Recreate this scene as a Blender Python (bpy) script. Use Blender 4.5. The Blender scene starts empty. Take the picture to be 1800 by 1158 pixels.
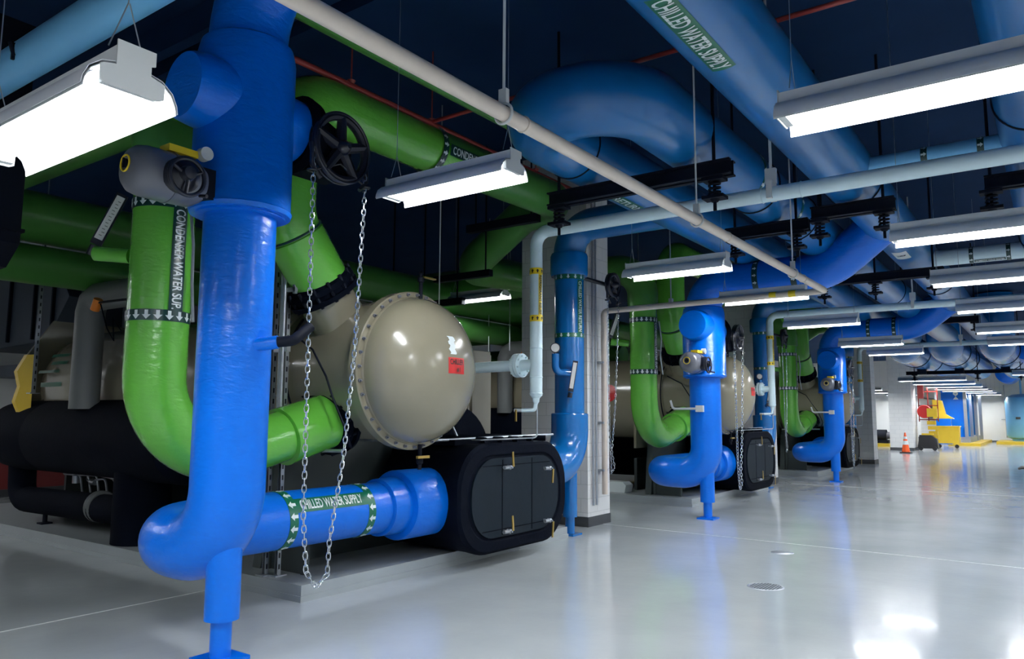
import bpy, bmesh, math, random
from mathutils import Vector, Matrix
random.seed(7)
D = bpy.data
SC = bpy.context.scene
COL = SC.collection
V = Vector
PI = math.pi

# ------------------------------------------------------------------ camera
FPX, CAMH = 1327.0, 1.6
yaw, pitch, roll = math.radians(35.652), math.radians(6.492), 0.0053
F0 = V((-math.sin(yaw), math.cos(yaw), 0)); R0 = V((math.cos(yaw), math.sin(yaw), 0))
Fv = F0*math.cos(pitch) + V((0, 0, math.sin(pitch)))
Uv = V((0, 0, math.cos(pitch))) - F0*math.sin(pitch)
Rr = R0*math.cos(roll) + Uv*math.sin(roll)
Ur = Uv*math.cos(roll) - R0*math.sin(roll)
cam = D.cameras.new('camera'); cam.sensor_fit = 'HORIZONTAL'; cam.sensor_width = 36.0
cam.lens = FPX/1800*36.0; cam.clip_start = .05; cam.clip_end = 300
co = D.objects.new('camera', cam); COL.objects.link(co)
mt = Matrix((Rr, Ur, -Fv)).transposed().to_4x4(); mt.translation = V((0, 0, CAMH))
co.matrix_world = mt; SC.camera = co

# ------------------------------------------------------------------ world, view
w = D.worlds.new('world'); SC.world = w; w.use_nodes = True
w.node_tree.nodes['Background'].inputs[0].default_value = (0.02, 0.07, 0.2, 1)
w.node_tree.nodes['Background'].inputs[1].default_value = 0.3
SC.view_settings.view_transform = 'Standard'; SC.view_settings.look = 'None'
SC.view_settings.gamma = 1; SC.view_settings.use_curve_mapping = False
SC.view_settings.exposure = 0.12
TUBE_POWER = 150.0
try:
    SC.cycles.use_denoising = True
    SC.cycles.max_bounces = 6; SC.cycles.diffuse_bounces = 3; SC.cycles.glossy_bounces = 4
    SC.cycles.sample_clamp_indirect = 6.0; SC.cycles.caustics_reflective = False
    SC.cycles.use_light_tree = True
except Exception: pass

# ------------------------------------------------------------------ materials
MATS = {}
def mat(name, col, rough=.5, metal=0, coat=0, bump=0, bscale=20, var=0, vscale=3, emit=0, spec=.5, stretch=None):
    if name in MATS: return MATS[name]
    m = D.materials.new(name); m.use_nodes = True; nt = m.node_tree; b = nt.nodes['Principled BSDF']
    I = b.inputs
    I['Base Color'].default_value = (*col, 1); I['Roughness'].default_value = rough; I['Metallic'].default_value = metal
    I['Specular IOR Level'].default_value = spec
    if coat: I['Coat Weight'].default_value = coat; I['Coat Roughness'].default_value = .12
    if emit:
        I['Emission Color'].default_value = (.93, .97, 1, 1); I['Emission Strength'].default_value = emit
    tc = nt.nodes.new('ShaderNodeTexCoord')
    if var:
        n = nt.nodes.new('ShaderNodeTexNoise'); n.inputs['Scale'].default_value = vscale; n.inputs['Detail'].default_value = 5
        nt.links.new(tc.outputs['Object'], n.inputs['Vector'])
        mx = nt.nodes.new('ShaderNodeMix'); mx.data_type = 'RGBA'
        mx.inputs['A'].default_value = (*[c*(1-var) for c in col], 1); mx.inputs['B'].default_value = (*[min(1, c*(1+var)) for c in col], 1)
        nt.links.new(n.outputs['Fac'], mx.inputs['Factor']); nt.links.new(mx.outputs['Result'], I['Base Color'])
    if bump:
        mp = nt.nodes.new('ShaderNodeMapping'); mp.inputs['Scale'].default_value = stretch or (1, 1, 1)
        nt.links.new(tc.outputs['Object'], mp.inputs['Vector'])
        n2 = nt.nodes.new('ShaderNodeTexNoise'); n2.inputs['Scale'].default_value = bscale; n2.inputs['Detail'].default_value = 3
        n2.inputs['Distortion'].default_value = .4
        nt.links.new(mp.outputs[0], n2.inputs['Vector'])
        bp = nt.nodes.new('ShaderNodeBump'); bp.inputs['Strength'].default_value = bump; bp.inputs['Distance'].default_value = .02
        nt.links.new(n2.outputs['Fac'], bp.inputs['Height']); nt.links.new(bp.outputs[0], I['Normal'])
        if coat: nt.links.new(bp.outputs[0], I['Coat Normal'])
    MATS[name] = m; return m
BLUE = mat('blue_pipe_paint', (.0, .145, .70), .3, bump=.3, bscale=9, stretch=(1, 1, 2.5), var=.12, coat=.2, spec=.25)
BLUEM = mat('blue_main_paint', (.004, .125, .36), .3, bump=.16, bscale=5, stretch=(1, .5, 1), var=.15, coat=.3)
BLUER = mat('return_blue_paint', (.002, .15, .47), .24, bump=.12, bscale=8, var=.1, coat=.4)
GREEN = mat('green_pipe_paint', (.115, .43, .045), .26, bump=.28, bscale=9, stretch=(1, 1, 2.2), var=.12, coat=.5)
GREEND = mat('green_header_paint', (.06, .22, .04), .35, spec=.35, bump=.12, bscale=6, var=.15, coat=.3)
PALEBLUE = mat('pale_blue_paint', (.18, .50, .82), .35, var=.08, bump=.06, bscale=14)
WHITEP = mat('white_pipe_paint', (.68, .84, .90), .3, var=.05, bump=.04, bscale=12)
BEIGE = mat('beige_pipe_paint', (.70, .60, .52), .34, var=.1, bump=.08, bscale=12, vscale=8)
TAN = mat('tan_machine_paint', (.25, .225, .16), .22, var=.08, bump=.05, bscale=7, coat=.3)
TAND = mat('tan_casing_paint', (.30, .28, .23), .4, var=.1, bump=.05)
BLACK = mat('black_insulation', (.0015, .0028, .007), .8, spec=.05, bump=.15, bscale=18, var=.2)  # blue cast of the shadows is put into this black
BLACKH = mat('black_head_insulation', (.003, .008, .014), .55, spec=.15, bump=.08, bscale=6, var=.2)
DARK = mat('dark_steel', (.004, .006, .013), .6, spec=.12, var=.2)
DUCT = mat('slate_duct', (.045, .06, .085), .45, var=.15)
GRAYP = mat('gray_insulated_pipe', (.15, .16, .16), .4, var=.1)
PANEL = mat('dark_gray_panel', (.035, .048, .048), .55, var=.15)
GREYM = mat('actuator_gray', (.13, .135, .16), .3, var=.06)
LTGREY = mat('light_grey_enamel', (.60, .62, .62), .35)
GALV = mat('galvanized_steel', (.45, .48, .52), .35, metal=.8, var=.15, vscale=20)
CHAIN = mat('zinc_chain', (.62, .66, .7), .25, metal=.85)
HWEEL = mat('black_enamel', (.008, .010, .02), .3)
YEL = mat('yellow_paint', (.75, .50, .03), .4, var=.08)
YLAB = mat('yellow_label', (.85, .62, .02), .4)
BRASS = mat('brass', (.62, .42, .12), .3, metal=.9)
RED = mat('red_sprinkler_paint', (.30, .035, .03), .4, var=.1)
REDS = mat('red_sign', (.62, .02, .02), .4)
REDW = mat('dark_red_wall_paint', (.20, .02, .02), .5)
GLAB = mat('green_label', (.002, .12, .06), .35)
DGLAB = mat('dark_green_label', (.001, .035, .032), .3)
WLET = mat('white_lettering', (.78, .85, .85), .4)
BLET = mat('black_lettering', (.01, .01, .012), .4)
WWALL = mat('white_wall_paint', (.86, .86, .84), .5, var=.03)
CEIL = mat('navy_ceiling_paint', (.009, .032, .092), .8, spec=.1, var=.25, vscale=1)
REFL = mat('white_reflector', (.80, .82, .84), .35)
HOUS = mat('fixture_back_grey', (.72, .74, .80), .4)
SLOT = mat('slot_shade_black', (.012, .013, .016), .8, spec=0)  # shade of the reflector openings put into a flat black
TUBE = mat('lit_fluorescent_tube', (.9, .9, .9), .5, emit=TUBE_POWER)
ORANGE = mat('orange_cone_plastic', (.85, .10, .01), .45)
ORP = mat('orange_plastic', (.9, .25, .02), .4)
DIAL = mat('dial_face', (.8, .8, .78), .4)
TOOLB = mat('tool_black_plastic', (.012, .012, .014), .4)
CURB = mat('grey_baseboard_rubber', (.05, .055, .06), .5)

def floor_mat():
    m = D.materials.new('grey_epoxy_floor'); m.use_nodes = True; nt = m.node_tree; b = nt.nodes['Principled BSDF']; N = nt.nodes.new; L = nt.links.new
    tc = N('ShaderNodeTexCoord')
    n = N('ShaderNodeTexNoise'); n.inputs['Scale'].default_value = .7; n.inputs['Detail'].default_value = 7; L(tc.outputs['Object'], n.inputs['Vector'])
    cr = N('ShaderNodeValToRGB'); cr.color_ramp.elements[0].position = .3; cr.color_ramp.elements[1].position = .75
    cr.color_ramp.elements[0].color = (.44, .475, .49, 1); cr.color_ramp.elements[1].color = (.56, .59, .60, 1)
    L(n.outputs['Fac'], cr.inputs[0])
    sp = N('ShaderNodeTexNoise'); sp.inputs['Scale'].default_value = 45; sp.inputs['Detail'].default_value = 2; L(tc.outputs['Object'], sp.inputs['Vector'])
    st = N('ShaderNodeMath'); st.operation = 'GREATER_THAN'; st.inputs[1].default_value = .77; L(sp.outputs['Fac'], st.inputs[0])
    mx = N('ShaderNodeMix'); mx.data_type = 'RGBA'; L(st.outputs[0], mx.inputs['Factor']); L(cr.outputs[0], mx.inputs['A']); mx.inputs['B'].default_value = (.55, .56, .55, 1)
    L(mx.outputs['Result'], b.inputs['Base Color'])
    n3 = N('ShaderNodeTexNoise'); n3.inputs['Scale'].default_value = 1.3; n3.inputs['Detail'].default_value = 4; L(tc.outputs['Object'], n3.inputs['Vector'])
    mr = N('ShaderNodeMapRange'); mr.inputs['To Min'].default_value = .10; mr.inputs['To Max'].default_value = .22; L(n3.outputs['Fac'], mr.inputs['Value']); L(mr.outputs[0], b.inputs['Roughness'])
    n4 = N('ShaderNodeTexNoise'); n4.inputs['Scale'].default_value = 5; n4.inputs['Detail'].default_value = 3; L(tc.outputs['Object'], n4.inputs['Vector'])
    bp = N('ShaderNodeBump'); bp.inputs['Strength'].default_value = .09; bp.inputs['Distance'].default_value = .02; L(n4.outputs['Fac'], bp.inputs['Height']); L(bp.outputs[0], b.inputs['Normal'])
    b.inputs['Specular IOR Level'].default_value = .6
    b.inputs['Coat Weight'].default_value = .25; b.inputs['Coat Roughness'].default_value = .06
    return m
FLOOR = floor_mat()
def block_mat(name, c):
    m = D.materials.new(name); m.use_nodes = True; nt = m.node_tree; b = nt.nodes['Principled BSDF']; N = nt.nodes.new; L = nt.links.new
    tc = N('ShaderNodeTexCoord'); sx = N('ShaderNodeSeparateXYZ'); L(tc.outputs['Object'], sx.inputs[0])
    ad = N('ShaderNodeMath'); ad.operation = 'ADD'; L(sx.outputs[0], ad.inputs[0]); L(sx.outputs[1], ad.inputs[1])
    cb = N('ShaderNodeCombineXYZ'); L(ad.outputs[0], cb.inputs[0]); L(sx.outputs[2], cb.inputs[1])
    br = N('ShaderNodeTexBrick'); L(cb.outputs[0], br.inputs['Vector'])
    br.inputs['Color1'].default_value = (*c, 1); br.inputs['Color2'].default_value = (*[x*.96 for x in c], 1); br.inputs['Mortar'].default_value = (*[x*.8 for x in c], 1)
    br.inputs['Scale'].default_value = 1; br.inputs['Brick Width'].default_value = .4; br.inputs['Row Height'].default_value = .2; br.inputs['Mortar Size'].default_value = .006
    L(br.outputs['Color'], b.inputs['Base Color']); b.inputs['Roughness'].default_value = .4
    bp = N('ShaderNodeBump'); bp.inputs['Strength'].default_value = .5; bp.inputs['Distance'].default_value = .004; bp.invert = True
    L(br.outputs['Fac'], bp.inputs['Height']); L(bp.outputs[0], b.inputs['Normal'])
    return m
BLOCK = block_mat('painted_block_white', (.78, .78, .77))
def pad_mat():
    return mat('painted_concrete_pad', (.36, .395, .41), .3, bump=.12, bscale=5, var=.12)
PADM = pad_mat()

# ------------------------------------------------------------------ mesh builder
def frame(a):
    a = a.normalized(); h = V((0, 0, 1)) if abs(a.z) < .9 else V((1, 0, 0))
    e1 = a.cross(h).normalized(); return e1, a.cross(e1).normalized()
class M:
    def __init__(s): s.bm = bmesh.new()
    def ring(s, c, e1, e2, r, n, ry=None):
        return [s.bm.verts.new(c + e1*(r*math.cos(2*PI*i/n)) + e2*((ry or r)*math.sin(2*PI*i/n))) for i in range(n)]
    def skin(s, a, b):
        n = len(a)
        for i in range(n):
            try: s.bm.faces.new((a[i], a[(i+1) % n], b[(i+1) % n], b[i]))
            except ValueError: pass
    def box(s, c, d, rz=0, R=None):
        c = V(c); m = R or Matrix.Rotation(rz, 3, 'Z')
        v = [s.bm.verts.new(c + m @ V((x*d[0]/2, y*d[1]/2, z*d[2]/2))) for x in (-1, 1) for y in (-1, 1) for z in (-1, 1)]
        for f in ((0, 1, 3, 2), (4, 6, 7, 5), (0, 4, 5, 1), (2, 3, 7, 6), (0, 2, 6, 4), (1, 5, 7, 3)): s.bm.faces.new([v[i] for i in f])
        return s
    def cyl(s, p0, p1, r, r1=None, n=24, caps=True):
        p0, p1 = V(p0), V(p1); e1, e2 = frame(p1-p0)
        a = s.ring(p0, e1, e2, r, n); b = s.ring(p1, e1, e2, r if r1 is None else r1, n); s.skin(a, b)
        if caps: s.bm.faces.new(a[::-1]); s.bm.faces.new(b)
        return s
    def lathe(s, o, ax, prof, n=32, caps=True):
        o, ax = V(o), V(ax).normalized(); e1, e2 = frame(ax); prev = None
        for k, (t, r) in enumerate(prof):
            if r < 1e-5:
                v = s.bm.verts.new(o+ax*t)
                if prev is not None:
                    for i in range(n): s.bm.faces.new((prev[i], prev[(i+1) % n], v))
                prev = None; last = v; continue
            g = s.ring(o+ax*t, e1, e2, r, n)
            if prev is not None: s.skin(prev, g)
            elif k > 0:
                for i in range(n): s.bm.faces.new((g[(i+1) % n], g[i], last))
            elif caps: s.bm.faces.new(g[::-1])
            prev = g
        if prev is not None and caps: s.bm.faces.new(prev)
        return s
    def tube(s, pts, r, n=20, caps=True, closed=False):
        pts = [V(p) for p in pts]; N = len(pts); rs = r if isinstance(r, (list, tuple)) else [r]*N
        e1 = None; first = prev = None
        for i, p in enumerate(pts):
            if closed: t = pts[(i+1) % N]-pts[i-1]
            else: t = (pts[min(i+1, N-1)]-pts[max(i-1, 0)])
            t.normalize()
            if e1 is None: e1, e2 = frame(t)
            e1 = (e1 - t*e1.dot(t)).normalized(); e2 = t.cross(e1)
            g = s.ring(p, e1, e2, rs[i], n)
            if prev: s.skin(prev, g)
            else:
                first = g
                if caps and not closed: s.bm.faces.new(g[::-1])
            prev = g
        if closed: s.skin(prev, first)
        elif caps: s.bm.faces.new(prev)
        return s
    def torus(s, c, ax, R, r, n=32, m=10):
        c = V(c); e1, e2 = frame(V(ax)); return s.tube([c+e1*(R*math.cos(2*PI*i/n))+e2*(R*math.sin(2*PI*i/n)) for i in range(n)], r, m, closed=True)
    def prism(s, prof, o, u, v, ext):
        o, u, v, ext = V(o), V(u), V(v), V(ext)
        a = [s.bm.verts.new(o+u*x+v*y) for x, y in prof]; b = [s.bm.verts.new(q.co+ext) for q in a]
        s.skin(a, b); s.bm.faces.new(a[::-1]); s.bm.faces.new(b); return s
    def sheet(s, prof, o, u, v, ext, th):
        # open profile strip with thickness, extruded
        n = len(prof); out = []
        for i in range(n):
            p = V((*prof[i], 0)); t = (V((*prof[min(i+1, n-1)], 0))-V((*prof[max(i-1, 0)], 0))).normalized(); nn = V((-t.y, t.x, 0))*th
            out.append((p.x+nn.x, p.y+nn.y))
        return s.prism(list(prof)+out[::-1], o, u, v, ext)
    def patch(s, fn, nu, nv):
        g = [[s.bm.verts.new(fn(i/nu, j/nv)) for j in range(nv+1)] for i in range(nu+1)]
        for i in range(nu):
            for j in range(nv): s.bm.faces.new((g[i][j], g[i+1][j], g[i+1][j+1], g[i][j+1]))
        return s
    def poly(s, vs, fs):
        q = [s.bm.verts.new(p) for p in vs]
        for f in fs:
            try: s.bm.faces.new([q[i] for i in f])
            except ValueError: pass
        return s
def fillet(pts, rad, seg=10):
    pts = [V(p) for p in pts]; out = [pts[0]]
    for i in range(1, len(pts)-1):
        a, b, c = pts[i-1], pts[i], pts[i+1]; R = rad[i-1] if isinstance(rad, (list, tuple)) else rad
        d1, d2 = (a-b).normalized(), (c-b).normalized(); th = d1.angle(d2)
        if th > PI-.02: out.append(b); continue
        L = R/math.tan(th/2); s0 = b+d1*L; cen = b+(d1+d2).normalized()*(R/math.sin(th/2)); tot = PI-th
        e = (s0-cen).normalized(); f = (-d1); f = (f-e*f.dot(e)).normalized()
        for k in range(seg+1): out.append(cen+e*R*math.cos(tot*k/seg)+f*R*math.sin(tot*k/seg))
    out.append(pts[-1]); return out
def dens(pts, step=.5):
    return pts

def obox(m, c, w, nrm, u, d):
    # box with its own axes: w width, nrm face normal, u long axis
    w, nrm, u = V(w).normalized(), V(nrm).normalized(), V(u).normalized()
    return m.box(c, d, R=Matrix((w, nrm, u)).transposed())
# ------------------------------------------------------------------ object helpers
ORG = {}
def finish(name, m, material, parent=None, smooth=True, org=None):
    bm = m.bm; bmesh.ops.recalc_face_normals(bm, faces=bm.faces)
    o3 = V(org) if org is not None else (ORG.get(parent.name, V((0, 0, 0))) if parent else V((0, 0, 0)))
    if parent is None and org is None:
        xs = [v.co for v in bm.verts]; mn = V([min(c[i] for c in xs) for i in range(3)]); mxx = V([max(c[i] for c in xs) for i in range(3)])
        o3 = V(((mn.x+mxx.x)/2, (mn.y+mxx.y)/2, mn.z))
    for v in bm.verts: v.co -= o3
    if smooth:
        for f in bm.faces: f.smooth = True
        for e in bm.edges:
            if len(e.link_faces) == 2: e.smooth = e.calc_face_angle(0) < .6
    me = D.meshes.new(name); bm.to_mesh(me); bm.free(); me.materials.append(material)
    o = D.objects.new(name, me); COL.objects.link(o)
    if parent: o.parent = parent
    else: o.location = o3
    ORG[o.name] = o3
    return o
def thing(name, label, cat, loc, group=None):
    o = D.objects.new(name, None); o.empty_display_size = .2; COL.objects.link(o); o.location = loc
    o['label'] = label; o['category'] = cat
    if group: o['group'] = group
    ORG[o.name] = V(loc); return o
def tag(o, label, cat, group=None):
    o['label'] = label; o['category'] = cat
    if group: o['group'] = group
    return o
def struct(name, m, material, label=None, smooth=True, org=None):
    o = finish(name, m, material, None, smooth, org); o['kind'] = 'structure'
    if label: o['label'] = label
    return o
def dup(root, off, label=None, group=None, skip=()):
    kids = {}
    for o in list(COL.objects): kids.setdefault(o.parent, []).append(o) if o.parent else None
    def cp(o, par):
        c = o.copy(); COL.objects.link(c)
        if par: c.parent = par
        ORG[c.name] = ORG.get(o.name, V((0, 0, 0)))
        for k in kids.get(o, []):
            if k.name.split('.')[0] not in skip: cp(k, c)
        return c
    r = cp(root, None); r.location = V(root.location)+V(off); ORG[r.name] = ORG[root.name]+V(off)
    if label: r['label'] = label
    if group: r['group'] = group
    return r

# ------------------------------------------------------------------ lettering
TC = {}
def text2d(s, h):
    if s not in TC:
        cu = D.curves.new('t', 'FONT'); cu.body = s; cu.size = 1; cu.align_x = 'CENTER'; cu.align_y = 'CENTER'; cu.resolution_u = 3; cu.offset = .02
        o = D.objects.new('t', cu); COL.objects.link(o); bpy.context.view_layer.update()
        me = o.evaluated_get(bpy.context.evaluated_depsgraph_get()).to_mesh()
        vs = [tuple(v.co) for v in me.vertices]; fs = [tuple(p.vertices) for p in me.polygons]
        D.objects.remove(o); D.curves.remove(cu)
        bm = bmesh.new(); q = [bm.verts.new(v) for v in vs]
        for f in fs:
            try: bm.faces.new([q[i] for i in f])
            except ValueError: pass
        ys = [v.co.y for v in bm.verts]; y0, y1 = min(ys), max(ys)
        for k in range(1, 5):
            bmesh.ops.bisect_plane(bm, geom=list(bm.verts)+list(bm.edges)+list(bm.faces), plane_co=(0, y0+(y1-y0)*k/5, 0), plane_no=(0, 1, 0))
        cy = (y0+y1)/2; sc = 1/(y1-y0) if '\n' not in s else 1/(y1-y0)
        xs = [v.co.x for v in bm.verts]; cxx = (min(xs)+max(xs))/2
        bm.verts.index_update()
        TC[s] = ([((v.co.x-cxx)*sc, (v.co.y-cy)*sc) for v in bm.verts], [[v.index for v in f.verts] for f in bm.faces], (max(xs)-min(xs))*sc)
        bm.free()
    vs, fs, wd = TC[s]
    return vs, fs, wd
def wrap_text(m, s, fn, h, width=None):
    vs, fs, wd = text2d(s, h); sx = h if width is None else width/wd
    m.poly([fn(x*sx, y*h) for x, y in vs], fs)
ARROW = ([(-.5, -.2), (.0, -.2), (.0, -.5), (.5, 0), (.0, .5), (.0, .2), (-.5, .2)], [(0, 1, 5, 6), (2, 3, 4), (1, 2, 5), (2, 4, 5)])
def cylmap(p0, ax, e1, r):
    p0, ax, e1 = V(p0), V(ax).normalized(), V(e1); e1 = (e1-ax*e1.dot(ax)).normalized(); e2 = ax.cross(e1)
    return lambda u, v, dr=0: p0+ax*u+(e1*math.cos(v/r)-e2*math.sin(v/r))*(r+dr)
def band(parent, p0, ax, r, w, mband, marr, n=14, asz=.055, e1=None):
    """ring label around a pipe with arrows that point along ax"""
    ax = V(ax).normalized(); p0 = V(p0); e1 = V(e1) if e1 is not None else frame(ax)[0]
    m = M(); m.lathe(p0-ax*(w/2), ax, [(0, r+.001), (0, r+.004), (w, r+.004), (w, r+.001)], 40, caps=False)
    b = finish('label_band', m, mband, parent)
    f = cylmap(p0, ax, e1, r); a = M()
    for k in range(n):
        c = 2*PI*r*k/n
        a.poly([f(x*asz, y*asz*.9+c, .0065) for x, y in ARROW[0]], ARROW[1])
    ORG[b.name] = ORG[parent.name]
    finish('arrow_marks', a, marr, b, False)
    return b
def strip(parent, p0, ax, e1, r, L, h, text, mb, ml, th, width=None):
    """flat label strip along the pipe with lettering"""
    f = cylmap(p0, ax, e1, r); m = M()
    m.patch(lambda a, b: f((a-.5)*L, (b-.5)*h, .004), 2, 8)
    s = finish('label_strip', m, mb, parent); ORG[s.name] = ORG[parent.name]
    t = M(); wrap_text(t, text, lambda x, y: f(x, y, .008), th, width)
    finish('lettering', t, ml, s, False); return s

O = 8.58
BAYS = ('nearest chiller', 'second chiller', 'third chiller')

# ------------------------------------------------------------------ room
H = 5.7
XL, XR, YB, YF = -16.5, 7.0, -7.0, 60.5
struct('floor', M().box(((XL+XR)/2, (YB+YF)/2, -.05), (XR-XL+.4, YF-YB+.4, .1)), FLOOR, smooth=False, org=(0, 0, 0))
struct('ceiling', M().box(((XL+XR)/2, (YB+YF)/2, H+.1), (XR-XL+.4, YF-YB+.4, .2)), CEIL, smooth=False)
struct('wall_left', M().box((XL-.1, (YB+YF)/2, H/2), (.2, YF-YB, H)), WWALL, smooth=False)
struct('trim_1', M().box((XL+.02, (YB+YF)/2, .42), (.04, YF-YB, .84)), REDW, 'dark red painted dado along the left wall', smooth=False)
struct('wall_right', M().box((XR+.1, (YB+YF)/2, H/2), (.2, YF-YB, H)), WWALL, smooth=False)
struct('wall_far', M().box(((XL+XR)/2, YF+.1, H/2), (XR-XL, .2, H)), WWALL, smooth=False)
struct('wall_behind', M().box(((XL+XR)/2, YB-.1, H/2), (XR-XL, .2, H)), WWALL, smooth=False)
struct('baseboard_far', M().box(((XL+XR)/2, YF-.015, .13), (XR-XL, .03, .26)), CURB, smooth=False)
struct('baseboard_left', M().box((XL+.05, (YB+YF)/2, .07), (.03, YF-YB, .14)), CURB, smooth=False)
# ceiling ribs (dark concrete joists across the bays, seen top middle)
for k, y in enumerate((3.55, 3.85, 4.15)):
    struct('beam_%d' % (k+1), M().box(((XL+XR)/2, y+.5, H-.16), (XR-XL, .12, .3)), CEIL, smooth=False)
# floor joints
def joint(i, a, b, wd=.012):
    a, b = V(a), V(b); d = (b-a); struct('trim_%d' % i, M().box((a+b)/2+V((0, 0, .001)), (d.length, wd, .004), math.atan2(d.y, d.x)), LTGREY, 'pale filled joint in the epoxy floor', smooth=False)
joint(2, (-6.4, -3, 0), (-6.4, 4.3, 0)); joint(3, (-5.6, 10.15, 0), (6.5, 9.75, 0)); joint(4, (-5.3, 19.0, 0), (6.5, 18.8, 0)); joint(5, (.8, -3, 0), (.8, 58, 0))

# columns
def column(i, x0, x1, y0, y1, m=BLOCK):
    struct('column_%d' % i, M().box(((x0+x1)/2, (y0+y1)/2, H/2), (x1-x0, y1-y0, H)), m, smooth=False, org=(0, 0, 0))
    struct('baseboard_column_%d' % i, M().box(((x0+x1)/2, (y0+y1)/2, .07), (x1-x0+.02, y1-y0+.02, .14)), CURB, smooth=False)
column(1, -6.78, -5.6, 9.72, 10.38)
column(2, -6.78, -5.6, 9.72+O, 10.38+O)
column(3, -6.0, -5.2, 9.9+2*O+1.7, 10.4+2*O+1.9)
column(4, -6.75, -5.72, 41.5, 43.2)
column(5, -6.3, -5.55, 48.8, 50.0)
# ------------------------------------------------------------------ pads
for k in range(3):
    m = M(); x0, x1, y0, y1 = -14.0, -5.34, 4.37+O*k, 8.75+O*k
    if k == 2: x1 = -5.3
    m.prism([(x0, y0), (x1, y0), (x1, y1), (x0, y1)], (0, 0, 0), (1, 0, 0), (0, 1, 0), (0, 0, .05))
    m.prism([(x0, y0+.012), (x1-.012, y0+.012), (x1-.012, y1-.012), (x0, y1-.012)], (0, 0, .05), (1, 0, 0), (0, 1, 0), (0, 0, .09))
    o = finish('equipment_pad', m, PADM, None, False)
    o['kind'] = 'structure'; o['label'] = 'low grey painted concrete pad under the ' + BAYS[k]

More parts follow.
